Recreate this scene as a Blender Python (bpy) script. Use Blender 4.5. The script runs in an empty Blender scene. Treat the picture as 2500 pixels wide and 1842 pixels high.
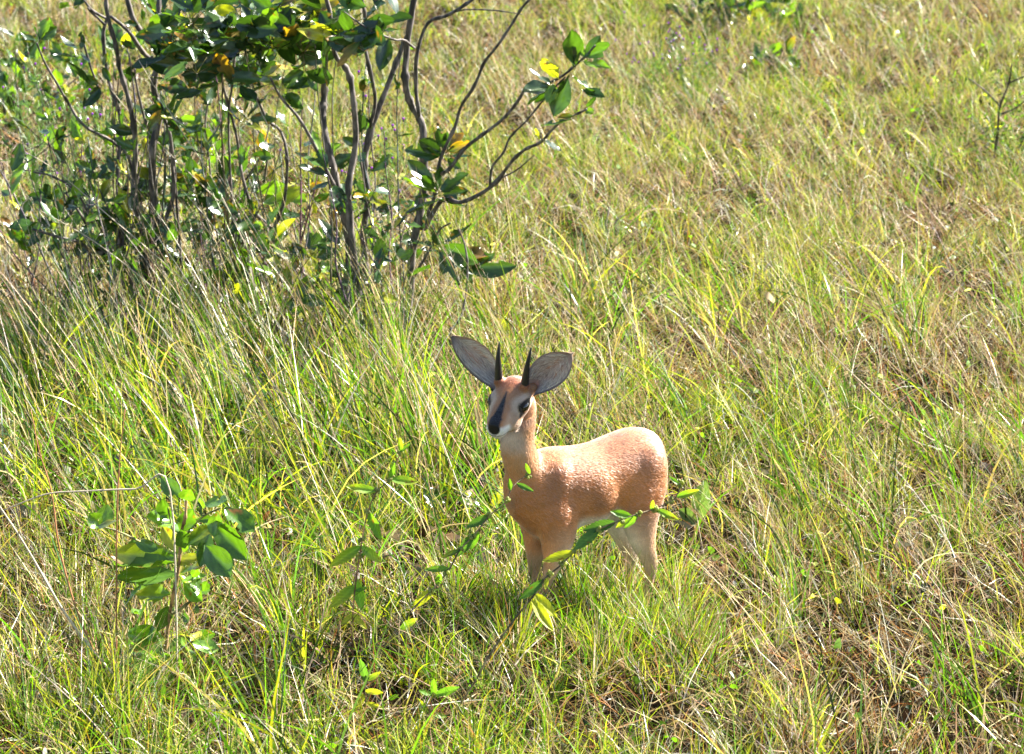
import bpy, bmesh, math, random
import numpy as np
from mathutils import Vector, Matrix, noise

C = bpy.context.scene.collection
rnd = random.Random(7)
R = math.radians

# ------------------------------------------------------------------ camera
CAM_Z, PITCH, FPX = 2.56, R(16.0), 6460.0      # FPX: focal length in pixels of the 2500 px wide photograph
cam_d = bpy.data.cameras.new('camera')
cam = bpy.data.objects.new('camera', cam_d); C.objects.link(cam)
cam.location = (0, 0, CAM_Z); cam.rotation_euler = (R(90) - PITCH, 0, 0)
cam_d.sensor_width = 36.0; cam_d.lens = FPX / 2500 * 36.0
cam_d.clip_start = 0.1; cam_d.clip_end = 1000
cam_d.dof.use_dof = True; cam_d.dof.focus_distance = 7.0; cam_d.dof.aperture_fstop = 8.0
bpy.context.scene.camera = cam

# ------------------------------------------------------------------ sky and sun
SUN_EL, SUN_AZ = R(40.0), math.atan2(0.87, 0.50)  # azimuth from +Y (away from the camera) towards +X (right)
world = bpy.data.worlds.new('World'); bpy.context.scene.world = world
world.use_nodes = True
wn = world.node_tree.nodes; wl = world.node_tree.links
sky = wn.new('ShaderNodeTexSky'); sky.sky_type = 'NISHITA'; sky.sun_disc = False
sky.sun_elevation = SUN_EL; sky.sun_rotation = SUN_AZ
wn['Background'].inputs['Strength'].default_value = 0.05
wl.new(sky.outputs[0], wn['Background'].inputs['Color'])
sun_d = bpy.data.lights.new('sun', 'SUN'); sun_d.energy = 5.0; sun_d.angle = R(0.5); sun_d.color = (1.0, 0.95, 0.86)
sun = bpy.data.objects.new('sun', sun_d); C.objects.link(sun)
sdir = Vector((math.sin(SUN_AZ) * math.cos(SUN_EL), math.cos(SUN_AZ) * math.cos(SUN_EL), math.sin(SUN_EL)))
sun.rotation_euler = sdir.to_track_quat('Z', 'Y').to_euler()
vs = bpy.context.scene.view_settings
vs.view_transform = 'Standard'; vs.look = 'None'; vs.gamma = 1.0; vs.exposure = 2.45
bpy.context.scene.cycles.max_bounces = 4; bpy.context.scene.cycles.diffuse_bounces = 1; bpy.context.scene.cycles.transmission_bounces = 2
bpy.context.scene.cycles.transparent_max_bounces = 6

# ------------------------------------------------------------------ helpers
def at(px, py, Y):
    """pixel of the 2500x1842 photograph at world depth Y -> point"""
    u = (px - 1250) / FPX; v = -(py - 921) / FPX
    t = Y / (math.cos(PITCH) + v * math.sin(PITCH))
    return Vector((t * u, Y, CAM_Z + t * (-math.sin(PITCH) + v * math.cos(PITCH))))

def on_ground(px, py):
    u = (px - 1250) / FPX; v = -(py - 921) / FPX
    t = CAM_Z / (math.sin(PITCH) - v * math.cos(PITCH))
    return Vector((t * u, t * (math.cos(PITCH) + v * math.sin(PITCH)), 0.0))

def gz(x, y):
    """ground height, works on numbers and arrays"""
    return (0.018 * np.sin(1.3 * x + 0.7 * y) + 0.014 * np.sin(2.9 * x - 1.7 * y + 1.1)
            + 0.009 * np.sin(5.1 * y + 3.3 * x + 0.4) + 0.013 * np.sin(8.3 * x + 2.0 * np.sin(3.1 * y)) * np.sin(7.1 * y + 1.5 * np.sin(2.7 * x)))

def tag(o, label=None, cat=None, group=None, kind=None):
    if label: o['label'] = label
    if cat: o['category'] = cat
    if group: o['group'] = group
    if kind: o['kind'] = kind
    return o

def thing(name, label, cat, loc, group=None):
    o = bpy.data.objects.new(name, None); C.objects.link(o)
    o.empty_display_size = 0.05; o.location = loc
    return tag(o, label, cat, group)

def np_mesh(name, verts, faces, colors=None, mat=None, parent=None, smooth=True, origin=None):
    """verts (n,3), faces (m,k) int array or list of tuples, colors (n,4)"""
    me = bpy.data.meshes.new(name)
    verts = np.asarray(verts, dtype=np.float32)
    if origin is not None: verts = verts - np.asarray(origin, dtype=np.float32)
    if isinstance(faces, np.ndarray):
        k = faces.shape[1]; m = faces.shape[0]
        me.vertices.add(len(verts)); me.vertices.foreach_set('co', verts.ravel())
        me.loops.add(m * k); me.loops.foreach_set('vertex_index', faces.astype(np.int32).ravel())
        me.polygons.add(m); me.polygons.foreach_set('loop_start', np.arange(0, m * k, k, dtype=np.int32))
        me.update(calc_edges=True)
    else:
        me.from_pydata([tuple(v) for v in verts.tolist()], [], faces)
    if colors is not None:
        a = me.color_attributes.new('Col', 'FLOAT_COLOR', 'POINT')
        a.data.foreach_set('color', np.asarray(colors, dtype=np.float32).ravel())
    if smooth:
        me.polygons.foreach_set('use_smooth', np.ones(len(me.polygons), dtype=bool))
    me.validate(verbose=False)
    o = bpy.data.objects.new(name, me); C.objects.link(o)
    if mat: me.materials.append(mat)
    if parent:
        o.parent = parent
    return o

class MB:
    """collects tubes, leaves and blobs with a colour per vertex"""
    def __init__(s): s.v = []; s.f = []; s.c = []
    def add(s, vs, fs, cs):
        n = len(s.v); s.v += vs; s.c += cs; s.f += [tuple(i + n for i in f) for f in fs]
    def build(s, name, mat, parent=None, origin=None):
        if not s.v: return None
        return np_mesh(name, np.array(s.v), s.f, np.array(s.c), mat, parent, origin=origin)

def catmull(pts, sub=6):
    P = [Vector(p) for p in pts]
    if len(P) < 3: return P
    P = [2 * P[0] - P[1]] + P + [2 * P[-1] - P[-2]]
    out = []
    for i in range(1, len(P) - 2):
        a, b, c, d = P[i-1], P[i], P[i+1], P[i+2]
        for k in range(sub):
            t = k / sub
            out.append(0.5 * ((2*b) + (c-a)*t + (2*a-5*b+4*c-d)*t*t + (3*b-a-3*c+d)*t*t*t))
    out.append(P[-2]); return out

def tube(mb, pts, r0, r1, col, sides=7, wob=0.12, sub=5, smooth=True, knots=0.0, colj=0.15, rng=rnd):
    P = catmull(pts, sub) if smooth else [Vector(p) for p in pts]
    n = len(P); vs = []; cs = []
    up = Vector((0.3, 0.2, 1)).normalized()
    T0 = None
    for i, p in enumerate(P):
        t = (P[min(i+1, n-1)] - P[max(i-1, 0)]).normalized()
        a = t.cross(Vector((0.31, 0.95, 0.1))).normalized(); b = t.cross(a).normalized()
        f = i / (n - 1); r = r0 + (r1 - r0) * f
        if knots and rng.random() < 0.22: r *= 1 + knots * rng.random()
        q = 1 + colj * (rng.random() * 2 - 1)
        for k in range(sides):
            th = 2 * math.pi * k / sides
            rr = r * (1 + wob * (rng.random() * 2 - 1))
            vs.append(tuple(p + a * math.cos(th) * rr + b * math.sin(th) * rr))
            q2 = q * (1 + colj * (rng.random() * 2 - 1))
            cs.append((col[0]*q2, col[1]*q2, col[2]*q2, 1))
    fs = []
    for i in range(n - 1):
        for k in range(sides):
            k2 = (k + 1) % sides
            fs.append((i*sides+k, i*sides+k2, (i+1)*sides+k2, (i+1)*sides+k))
    fs.append(tuple(range(sides))[::-1]); fs.append(tuple((n-1)*sides+k for k in range(sides)))
    mb.add(vs, fs, cs)
    return P

# ------------------------------------------------------------------ materials
def nodes_of(name):
    m = bpy.data.materials.new(name); m.use_nodes = True
    nt = m.node_tree; b = nt.nodes['Principled BSDF']
    return m, nt, b

def plant_mat(name, rough=0.45, transl=0.35, spec=0.5, bright=1.0, bump=0.0, bscale=200, tgain=(1.3, 1.5, 0.5)):
    m, nt, b = nodes_of(name)
    at_ = nt.nodes.new('ShaderNodeVertexColor'); at_.layer_name = 'Col'
    b.inputs['Roughness'].default_value = rough
    b.inputs['Specular IOR Level'].default_value = spec
    nt.links.new(at_.outputs['Color'], b.inputs['Base Color'])
    if bump:
        n = nt.nodes.new('ShaderNodeTexNoise'); n.inputs['Scale'].default_value = bscale
        tc = nt.nodes.new('ShaderNodeTexCoord'); nt.links.new(tc.outputs['Object'], n.inputs['Vector'])
        bp = nt.nodes.new('ShaderNodeBump'); bp.inputs['Strength'].default_value = bump
        bp.inputs['Distance'].default_value = 0.002
        nt.links.new(n.outputs['Fac'], bp.inputs['Height']); nt.links.new(bp.outputs[0], b.inputs['Normal'])
    if transl > 0:
        tr = nt.nodes.new('ShaderNodeBsdfTranslucent')
        mx = nt.nodes.new('ShaderNodeMixShader'); mx.inputs[0].default_value = transl
        mul = nt.nodes.new('ShaderNodeMix'); mul.data_type = 'RGBA'; mul.blend_type = 'MULTIPLY'
        mul.inputs[0].default_value = 1.0
        mul.inputs[7].default_value = (tgain[0], tgain[1], tgain[2], 1)   # light through a leaf turns yellower
        nt.links.new(at_.outputs['Color'], mul.inputs[6]); nt.links.new(mul.outputs[2], tr.inputs['Color'])
        out = nt.nodes['Material Output']
        nt.links.new(b.outputs[0], mx.inputs[1]); nt.links.new(tr.outputs[0], mx.inputs[2])
        nt.links.new(mx.outputs[0], out.inputs['Surface'])
    return m

M_leaf = plant_mat('glossy_leaf', 0.25, 0.30, 0.8, bump=0.25, bscale=180, tgain=(2.2, 2.4, 0.4))
M_soft = plant_mat('soft_leaf', 0.5, 0.42, 0.4, bump=0.35, bscale=300, tgain=(1.9, 2.0, 0.5))
M_grass = plant_mat('grass_blade', 0.30, 0.32, 0.40, tgain=(1.7, 1.8, 0.4))
M_dry = plant_mat('dry_grass', 0.38, 0.14, 0.22, tgain=(1.15, 1.0, 0.75))

def bark_mat():
    m, nt, b = nodes_of('bark')
    vc = nt.nodes.new('ShaderNodeVertexColor'); vc.layer_name = 'Col'
    tc = nt.nodes.new('ShaderNodeTexCoord')
    n1 = nt.nodes.new('ShaderNodeTexNoise'); n1.inputs['Scale'].default_value = 55; n1.inputs['Detail'].default_value = 6
    mp = nt.nodes.new('ShaderNodeMapping'); mp.inputs['Scale'].default_value = (1, 1, 0.35)
    nt.links.new(tc.outputs['Object'], mp.inputs['Vector']); nt.links.new(mp.outputs[0], n1.inputs['Vector'])
    rp = nt.nodes.new('ShaderNodeValToRGB')
    rp.color_ramp.elements[0].position = 0.42; rp.color_ramp.elements[0].color = (0.42, 0.40, 0.38, 1)
    rp.color_ramp.elements[1].position = 0.62; rp.color_ramp.elements[1].color = (1.7, 1.65, 1.6, 1)
    mul = nt.nodes.new('ShaderNodeMix'); mul.data_type = 'RGBA'; mul.blend_type = 'MULTIPLY'; mul.inputs[0].default_value = 1
    nt.links.new(n1.outputs['Fac'], rp.inputs[0]); nt.links.new(vc.outputs[0], mul.inputs[6]); nt.links.new(rp.outputs[0], mul.inputs[7])
    nt.links.new(mul.outputs[2], b.inputs['Base Color'])
    bp = nt.nodes.new('ShaderNodeBump'); bp.inputs['Strength'].default_value = 0.9; bp.inputs['Distance'].default_value = 0.004
    nt.links.new(n1.outputs['Fac'], bp.inputs['Height']); nt.links.new(bp.outputs[0], b.inputs['Normal'])
    b.inputs['Roughness'].default_value = 0.75
    return m
M_bark = bark_mat()
BARK = (0.095, 0.082, 0.074)

def plain_mat(name, col, rough=0.5, spec=0.5):
    m, nt, b = nodes_of(name)
    n = nt.nodes.new('ShaderNodeTexNoise'); n.inputs['Scale'].default_value = 120
    tc = nt.nodes.new('ShaderNodeTexCoord'); nt.links.new(tc.outputs['Object'], n.inputs['Vector'])
    mx = nt.nodes.new('ShaderNodeMix'); mx.data_type = 'RGBA'
    mx.inputs[6].default_value = tuple(c * 0.7 for c in col[:3]) + (1,); mx.inputs[7].default_value = tuple(min(1, c * 1.3) for c in col[:3]) + (1,)
    nt.links.new(n.outputs['Fac'], mx.inputs[0]); nt.links.new(mx.outputs[2], b.inputs['Base Color'])
    b.inputs['Roughness'].default_value = rough; b.inputs['Specular IOR Level'].default_value = spec
    return m

# ------------------------------------------------------------------ ground
def ground():
    xs = np.concatenate([np.array([-300, -120, -50, -20, -9]), np.linspace(-7.5, 7.5, 200), np.array([9, 20, 50, 120, 300])])
    ys = np.concatenate([np.array([-60, -20, -5, 1]), np.linspace(3.5, 27, 320), np.array([35, 50, 70, 100, 250, 600])])
    X, Y = np.meshgrid(xs, ys); Z = gz(X, Y)
    n, m = X.shape
    V = np.stack([X.ravel(), Y.ravel(), Z.ravel()], 1)
    i = np.arange(n * m).reshape(n, m)
    F = np.stack([i[:-1, :-1].ravel(), i[:-1, 1:].ravel(), i[1:, 1:].ravel(), i[1:, :-1].ravel()], 1)
    mt, nt, b = nodes_of('soil_and_thatch')
    tc = nt.nodes.new('ShaderNodeTexCoord')
    n1 = nt.nodes.new('ShaderNodeTexNoise'); n1.inputs['Scale'].default_value = 28; n1.inputs['Detail'].default_value = 8
    n2 = nt.nodes.new('ShaderNodeTexNoise'); n2.inputs['Scale'].default_value = 1.7
    for k in (n1, n2): nt.links.new(tc.outputs['Object'], k.inputs['Vector'])
    rp = nt.nodes.new('ShaderNodeValToRGB')
    e = rp.color_ramp.elements
    e[0].position = 0.3; e[0].color = (0.006, 0.0045, 0.003, 1); e[1].position = 0.75; e[1].color = (0.035, 0.024, 0.014, 1)
    e2 = e.new(0.5); e2.color = (0.014, 0.011, 0.006, 1)
    nt.links.new(n1.outputs['Fac'], rp.inputs[0]); nt.links.new(rp.outputs[0], b.inputs['Base Color'])
    bp = nt.nodes.new('ShaderNodeBump'); bp.inputs['Distance'].default_value = 0.02
    nt.links.new(n1.outputs['Fac'], bp.inputs['Height']); nt.links.new(bp.outputs[0], b.inputs['Normal'])
    b.inputs['Roughness'].default_value = 1.0; b.inputs['Specular IOR Level'].default_value = 0.0
    o = np_mesh('ground', V, F, None, mt); tag(o, kind='structure')
ground()
# ------------------------------------------------------------------ steenbok (built in world axes around its root)
yawB = math.atan2(-0.51, -0.86)
SB = on_ground(1310, 1538) + Vector((0.122, 0.075, 0)); SB.z = float(gz(SB.x, SB.y)) + 0.010
BF = Vector((math.cos(yawB), math.sin(yawB), 0)); BL = Vector((-BF.y, BF.x, 0)); BZ = Vector((0, 0, 1))
def bp_(x, y, z): return BF * x + BL * y + BZ * (z * 1.07)
HC = at(1250, 975, SB.y - 0.140) - SB                       # skull centre relative to the root
hy, hp, hr = R(25), R(14), R(-3)
HF = Vector((-math.sin(hy) * math.cos(hp), -math.cos(hy) * math.cos(hp), -math.sin(hp)))
HL = BZ.cross(HF).normalized(); HU = HF.cross(HL).normalized()
_q = Matrix.Rotation(hr, 3, HF); HL = _q @ HL; HU = _q @ HU
def hp_(x, y, z): return HC + HF * x + HL * y + HU * z

def loft(mb, secs, sub=5, n=30, e=2.0):
    """secs: (centre, side vec, up vec, half width, half height up, half height down)"""
    K = [catmull([Vector(s[0]) for s in secs], sub)]
    def lin(idx, vec=False):
        vals = [s[idx] for s in secs]
        if vec: return catmull([Vector(v) for v in vals], sub)
        return [v.x for v in catmull([Vector((v, 0, 0)) for v in vals], sub)]
    S = lin(1, True); U = lin(2, True); W = lin(3); A = lin(4); D = lin(5)
    vs = []; P = K[0]
    for p, s, u, w, a, d in zip(P, S, U, W, A, D):
        s = s.normalized(); u = (u - s * u.dot(s)).normalized()
        for k in range(n):
            th = 2 * math.pi * k / n; c, q = math.cos(th), math.sin(th)
            cc = math.copysign(abs(c) ** (2 / e), c); qq = math.copysign(abs(q) ** (2 / e), q)
            vs.append(tuple(p + s * (w * cc) + u * ((a if q > 0 else d) * qq)))
    m = len(P); fs = []
    for i in range(m - 1):
        for k in range(n):
            k2 = (k + 1) % n
            fs.append((i*n+k, i*n+k2, (i+1)*n+k2, (i+1)*n+k))
    fs.append(tuple(range(n))[::-1]); fs.append(tuple((m-1)*n+k for k in range(n)))
    mb.add(vs, fs, [(1, 1, 1, 1)] * len(vs))

def ball(mb, c, ax, r, n=16):
    vs = []; fs = []
    for i in range(1, n):
        ph = math.pi * i / n
        for k in range(2 * n):
            th = math.pi * k / n
            vs.append(tuple(Vector(c) + ax[0] * (r[0] * math.sin(ph) * math.cos(th)) + ax[1] * (r[1] * math.sin(ph) * math.sin(th)) + ax[2] * (r[2] * math.cos(ph))))
    m = 2 * n
    for i in range(n - 2):
        for k in range(m):
            fs.append((i*m+k, (i+1)*m+k, (i+1)*m+(k+1) % m, i*m+(k+1) % m))
    t = len(vs); vs.append(tuple(Vector(c) + ax[2] * r[2])); vs.append(tuple(Vector(c) - ax[2] * r[2]))
    for k in range(m):
        fs.append((t, k, (k+1) % m)); fs.append((t+1, (n-2)*m+(k+1) % m, (n-2)*m+k))
    mb.add(vs, fs, [(1, 1, 1, 1)] * len(vs))

def build_steenbok():
    root = thing('steenbok', 'small reddish tan antelope with short black horns and large ears, standing in the grass', 'antelope', SB)
    b = MB()
    T = [(-0.240, .388, .020, .035, .035), (-0.228, .388, .050, .066, .068), (-0.195, .384, .074, .094, .090), (-0.145, .378, .084, .108, .090),
         (-0.085, .374, .084, .102, .098), (-0.03, .370, .086, .094, .108), (0.03, .368, .090, .096, .122), (0.09, .366, .086, .106, .136),
         (0.15, .368, .074, .098, .126), (0.195, .372, .060, .082, .092), (0.225, .376, .036, .052, .058)]
    for s in (-1, 1):
        ball(b, bp_(.105, s * .048, .375), (BF, BL, BZ), (.048, .038, .084))        # shoulder
        ball(b, bp_(-.165, s * .048, .385), (BF, BL, BZ), (.060, .044, .078))       # haunch
        ball(b, bp_(-.005, s * .050, .350), (BF, BL, BZ), (.075, .046, .085))       # ribs
    loft(b, [(bp_(x, 0, z), BL, BZ, w, a, d) for x, z, w, a, d in T], e=2.15)
    # neck rises from the shoulders to the back of the skull
    nk = hp_(-0.040, 0, -0.03)
    N = [(bp_(0.128, 0, .345), .070, .074), (bp_(0.165, 0, .405), .060, .058), (bp_(0.190, 0, .455), .050, .050), (bp_(0.202, 0, .50), .044, .045)]
    secs = [(c, BL, BF, w, h, h) for c, w, h in N]
    mid = (N[-1][0] * 0.5 + nk * 0.5)
    hs = (BL * 0.4 + HL * 0.6).normalized(); hf = (BF * 0.4 + HF * 0.6).normalized()
    secs.append((mid, hs, hf, .045, .047, .047)); secs.append((nk + HU * -.015 , HL, HF, .043, .046, .044)); secs.append((nk + HU * .025, HL, HF, .034, .036, .034))
    loft(b, secs, e=2.0)
    # skull and muzzle
    Hs = [(-.066, .002, .014, .016, .018), (-.056, .004, .032, .032, .034), (-.035, .004, .044, .044, .044), (-.008, .002, .050, .047, .048),
          (.018, -.002, .050, .043, .050), (.042, -.012, .044, .038, .048), (.066, -.022, .036, .032, .042), (.088, -.028, .0310, .0265, .037),
          (.106, -.032, .0275, .0240, .0335), (.119, -.034, .0235, .0210, .028), (.127, -.036, .015, .014, .018)]
    Hs = [(x if x < .02 else .02 + (x - .02) * .90, z + max(0, x - .02) * .09, w, a, d) for x, z, w, a, d in Hs]
    loft(b, [(hp_(x, 0, z), HL, HU, w, a, d) for x, z, w, a, d in Hs], e=2.1, n=36)
    for s in (-1, 1):
        ball(b, hp_(.018, s * .038, .002), (HF, HL, HU), (.027, .017, .022))        # brow and orbit
        ball(b, hp_(-.004, s * .035, .044), (HF, HL, HU), (.016, .014, .014))       # horn base
        ball(b, hp_(-.038, s * .038, .020), (HF, HL, HU), (.014, .018, .014))       # ear root
        ball(b, hp_(.050, s * .028, -.032), (HF, HL, HU), (.036, .015, .024))       # cheek
    # legs
    def leg(pts, e=2.0):
        secs = []
        for i, (p, rx, ry) in enumerate(pts): secs.append((bp_(*p), BL, BF, ry, rx, rx))
        loft(b, secs, n=20)
    for s in (-1, 1):
        f = 0.0 if s > 0 else 0.02
        if s > 0: k_ = ((.130, .040, .150), (.142, .022, .09), (.146, .016, .045), (.156, .015, .020))
        else: k_ = ((.120, -.046, .150), (.118, -.045, .09), (.118, -.045, .045), (.126, -.045, .020))
        leg([((.115, s*.046, .38), .062, .036), ((.112, s*.052, .31), .060, .042), ((.108, s*.048, .24), .047, .036), ((.116, s*.044, .19), .030, .024),
             (k_[0], .018, .016), (k_[1], .0105, .0098), (k_[2], .011, .0105), (k_[3], .012, .011)])
        leg([((-.155, s*.043, .40), .078, .045), ((-.150, s*.053, .33), .074, .043), ((-.142, s*.055, .265), .058, .038), ((-.155, s*.052, .195), .037, .028),
             ((-.184, s*.047, .130), .021, .018), ((-.183, s*.045, .09), .0135, .012), ((-.175, s*.045, .05), .012, .011), ((-.168, s*.045, .022), .012, .011)])
    # tail
    loft(b, [(bp_(-.222, 0, .415), BL, BF, .014, .012, .012), (bp_(-.246, 0, .395), BL, BF, .015, .010, .010), (bp_(-.254, 0, .355), BL, BF, .012, .008, .008), (bp_(-.254, 0, .332), BL, BF, .005, .004, .004)], n=14)
    tmp = b.build('tmp', None)
    md = tmp.modifiers.new('r', 'REMESH'); md.mode = 'VOXEL'; md.voxel_size = 0.0031; md.use_smooth_shade = True
    dg = bpy.context.evaluated_depsgraph_get(); me = bpy.data.meshes.new_from_object(tmp.evaluated_get(dg))
    bpy.data.objects.remove(tmp)
    nv = len(me.vertices); V = np.empty(nv * 3, np.float32); me.vertices.foreach_get('co', V); V = V.reshape(-1, 3)
    ne = len(me.edges); E = np.empty(ne * 2, np.int32); me.edges.foreach_get('vertices', E); E = E.reshape(-1, 2)
    deg = np.bincount(E.ravel(), minlength=nv)[:, None].astype(np.float32)
    torso = np.clip((V[:, 2] - .22) / .06, 0, 1) * np.clip((.555 - V[:, 2]) / .03, 0, 1)      # joins of torso, neck and thighs melt together
    for it in range(60):
        acc = np.stack([np.bincount(E[:, 0], V[E[:, 1], k], nv) + np.bincount(E[:, 1], V[E[:, 0], k], nv) for k in range(3)], 1)
        wq = (0.5 if it < 8 else 0.5 * torso)
        if it >= 8: wq = wq[:, None]
        V = V + (acc / np.maximum(deg, 1) - V) * wq
    V = V.astype(np.float32)
    me.vertices.foreach_set('co', V.ravel()); me.update()
    Nn = np.empty(nv * 3, np.float32); me.vertices.foreach_get('normal', Nn); Nn = Nn.reshape(-1, 3)
    faces = [tuple(p.vertices) for p in me.polygons]

    FV, LV = np.array(BF), np.array(BL)
    def local(V):
        return V @ FV, V @ LV, V[:, 2]
    HCn, HFn, HLn, HUn = (np.array(q) for q in (HC, HF, HL, HU))
    def hlocal(V):
        d = V - HCn; a = d @ HFn
        a = np.where(a < .02, a, .02 + (a - .02) / .90)
        return a, d @ HLn, d @ HUn - np.maximum(0, a - .02) * .09
    def sm(a, b_, x):
        t = np.clip((x - a) / (b_ - a), 0, 1); return t * t * (3 - 2 * t)
    def mix(c, k, w):
        w = w[:, None]; return c * (1 - w) + np.array(k)[None] * w
    def paint(V, Nm):
        x, y, z = local(V); a, l, u = hlocal(V)
        nz = Nm[:, 2]
        col = np.tile(np.array([0.48, 0.175, 0.045]), (len(V), 1))
        col = mix(col, (0.54, 0.24, 0.13), sm(.40, .47, z) * sm(.2, .05, x) * .8)             # paler pinkish back: glare on the fur painted into the coat colour
        col = mix(col, (0.50, 0.27, 0.13), sm(.33, .27, z) * sm(.05, .1, np.abs(x - .12)) * .6)
        col = mix(col, (0.50, 0.25, 0.095), sm(.13, .17, x) * sm(.40, .52, z) * .7)                     # pale front of the neck
        under = sm(.34, .30, z) * sm(.0, -.55, nz)
        col = mix(col, (0.75, 0.68, 0.58), under * sm(.17, .10, x) * .9)                       # white belly
        inner = sm(.040, .026, np.abs(y)) * sm(.34, .30, z) * sm(.10, .14, z) * sm(0.0, -.03, x)
        col = mix(col, (0.78, 0.70, 0.56), inner)                                                 # cream inside of hind legs
        nl = Nm @ LV
        inner = np.maximum(inner, sm(.05, .5, -np.sign(y) * nl) * sm(.33, .28, z) * sm(.07, .11, z) * (x < -.04))
        col = mix(col, (0.78, 0.70, 0.56), inner)
        rump = sm(-.215, -.245, x) * sm(.045, .02, np.abs(y)) * sm(.42, .36, z)
        col = mix(col, (0.78, 0.72, 0.62), rump)
        lower = sm(.24, .16, z); col = mix(col, (0.52, 0.34, 0.20), lower * .7)
        col = mix(col, (0.02, 0.018, 0.016), sm(.030, .022, z))                                   # hooves
        # head
        hd = sm(-.10, -.04, a) * sm(-.085, -.055, u) * (z > .50)
        col = mix(col, (0.40, 0.185, 0.080), hd)
        col = mix(col, (0.27, 0.090, 0.040), hd * sm(.028, .046, u) * sm(.030, .0, a))          # crown
        throat = sm(-.16, -.09, u) * (z > .3) * sm(-.025, -.05, u) * sm(-.03, .0, a) * sm(.10, .06, a)
        col = mix(col, (0.80, 0.72, 0.62), throat * sm(.0, .03, a) * .5)
        col = mix(col, (0.52, 0.36, 0.24), hd * sm(.045, .07, a) * sm(.018, .028, np.abs(l)) * .7)
        chin = sm(-.085, -.07, u) * (z > .4) * sm(.084, .098, a) * sm(-.022, -.032, u)
        col = mix(col, (0.82, 0.79, 0.74), chin)
        ring_l = hd * 0
        for s in (-1, 1):
            ex, ey, ez = .024, s * .045, .000
            da, du = (a - ex) * .82 - (u - ez) * .25, (u - ez) + (a - ex) * .25
            d = np.sqrt((da / 1.2) ** 2 + du ** 2 + (0.5 * (l - ey)) ** 2)
            m_ = (np.sign(l) == s)
            col = mix(col, (0.62, 0.48, 0.36), hd * m_ * sm(.034, .024, d) * .75)   # pale ring round the eye
            col = mix(col, (0.015, 0.012, 0.012), hd * m_ * sm(.0215, .0175, d))
            dp = np.sqrt((a - .046) ** 2 + (u + .018) ** 2 + (.5 * (l - s * .038)) ** 2)
            col = mix(col, (0.02, 0.017, 0.02), hd * m_ * sm(.0085, .0055, dp))                     # gland in front of the eye
        # black wedge from the nose up the bridge
        wst = .0130 - .0115 * np.clip((.105 - a) / .078, 0, 1)
        wst = np.where(a > .10, .0155 - .5 * np.abs(u + .03) ** 1.0 * (u < -.03), wst)
        st = hd * sm(wst + .0035, wst - .0030, np.abs(l)) * sm(.022, .032, a) * sm(-.036, -.026, u)
        col = mix(col, (0.012, 0.012, 0.016), st)
        nose = hd * sm(.104, .112, a) * sm(1.12, .92, np.sqrt((l / .0165) ** 2 + ((u + .032) / .0165) ** 2))
        col = mix(col, (0.010, 0.010, 0.012), nose)
        mouth = hd * sm(.0022, .0008, np.abs(u + .0515 - .10 * (.118 - a))) * sm(.070, .080, a) * .9
        col = mix(col, (0.03, 0.022, 0.02), mouth)
        j = np.array([noise.noise(Vector(p) * 38) for p in V]) * .22 + np.array([noise.noise(Vector(p) * 11) for p in V]) * .30
        col = col * (1 + j * (col.mean(1) > .06))[:, None]
        gl = np.maximum(nose, st * .3)
        return np.concatenate([np.clip(col, 0, 1), (1 - gl)[:, None]], 1)
    Cc = paint(V, Nn)

    # ears: cupped pointed leaves, two skins
    def ear(s):
        base = hp_(-.040, s * .044, .024)
        if s > 0: tip = hp_(-.030, .158, .144)
        else: tip = hp_(-.035, -.178, .132)
        ax = (tip - base); L = ax.length; ax.normalize()
        face = (HF * 0.92 + HU * 0.12 - HL * s * 0.05); face = (face - ax * face.dot(ax)).normalized()
        side = ax.cross(face).normalized() * s                      # towards the lower outer edge
        nt_, ns = 22, 16; out = []
        for layer in (0, 1):
            for i in range(nt_ + 1):
                t = i / nt_
                tt = min(1, t * .93 + .07); w0 = (0.0445 if s > 0 else 0.045) * (1 if t < .999 else 0.02)
                w = w0 * math.sin(math.pi * tt ** .95) ** .72; wl = w0 * 1.05 * math.sin(math.pi * tt ** 1.12) ** .72
                w = max(w, .0015 if t > .5 else .021); wl = max(wl, .0015 if t > .5 else .021)
                asym = -0.006 * math.sin(math.pi * t) * (1)
                for k in range(ns + 1):
                    q = k / ns * 2 - 1
                    cup = (.030 * (1 - t * .6)) * abs(q) ** 1.7 + .020 * (1 - t) ** 3 * q * q
                    p = base + ax * (L * t) + side * ((wl if q > 0 else w * .92) * q + asym) + face * (cup - .012 - .006 * math.sin(math.pi * t))
                    p = p - face * (0.0022 * layer * (1 - abs(q) ** 6))
                    # colour
                    if layer == 0:
                        c = np.array((.50, .42, .38))
                        e = abs(q)
                        c = c * (1 - .75 * max(0, (e - .80) / .20)) if q > 0 else c * (1 - .5 * max(0, (e - .85) / .15))
                        stripe = math.exp(-((q + .12) / .13) ** 2) + math.exp(-((q - .42) / .12) ** 2) * .8
                        stripe *= max(0, math.sin(math.pi * min(1, max(0, (t - .22) / .66))))
                        c = c * (1 - .75 * min(1, stripe)) + np.array((.55, .24, .10)) * .75 * min(1, stripe)
                        hl = math.exp(-((q - .14) / .10) ** 2) * max(0, 1 - abs(t - .45) / .35)
                        c = c * (1 - hl * .5) + np.array((.62, .56, .5)) * hl * .5
                        c = c * (1 - .45 * max(0, (t - .8) / .2))
                        c = c * (0.86 + .28 * rnd.random())
                    else:
                        c = np.array((.42, .27, .16)) * (1 - .7 * max(0, (t - .75) / .25)) * (1 - .5 * max(0, (abs(q) - .85) / .15))
                        c = c * (.9 + .2 * rnd.random())
                    out.append((tuple(p), (c[0], c[1], c[2], 1)))
        m = ns + 1; off = (nt_ + 1) * m; fs = []
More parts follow.
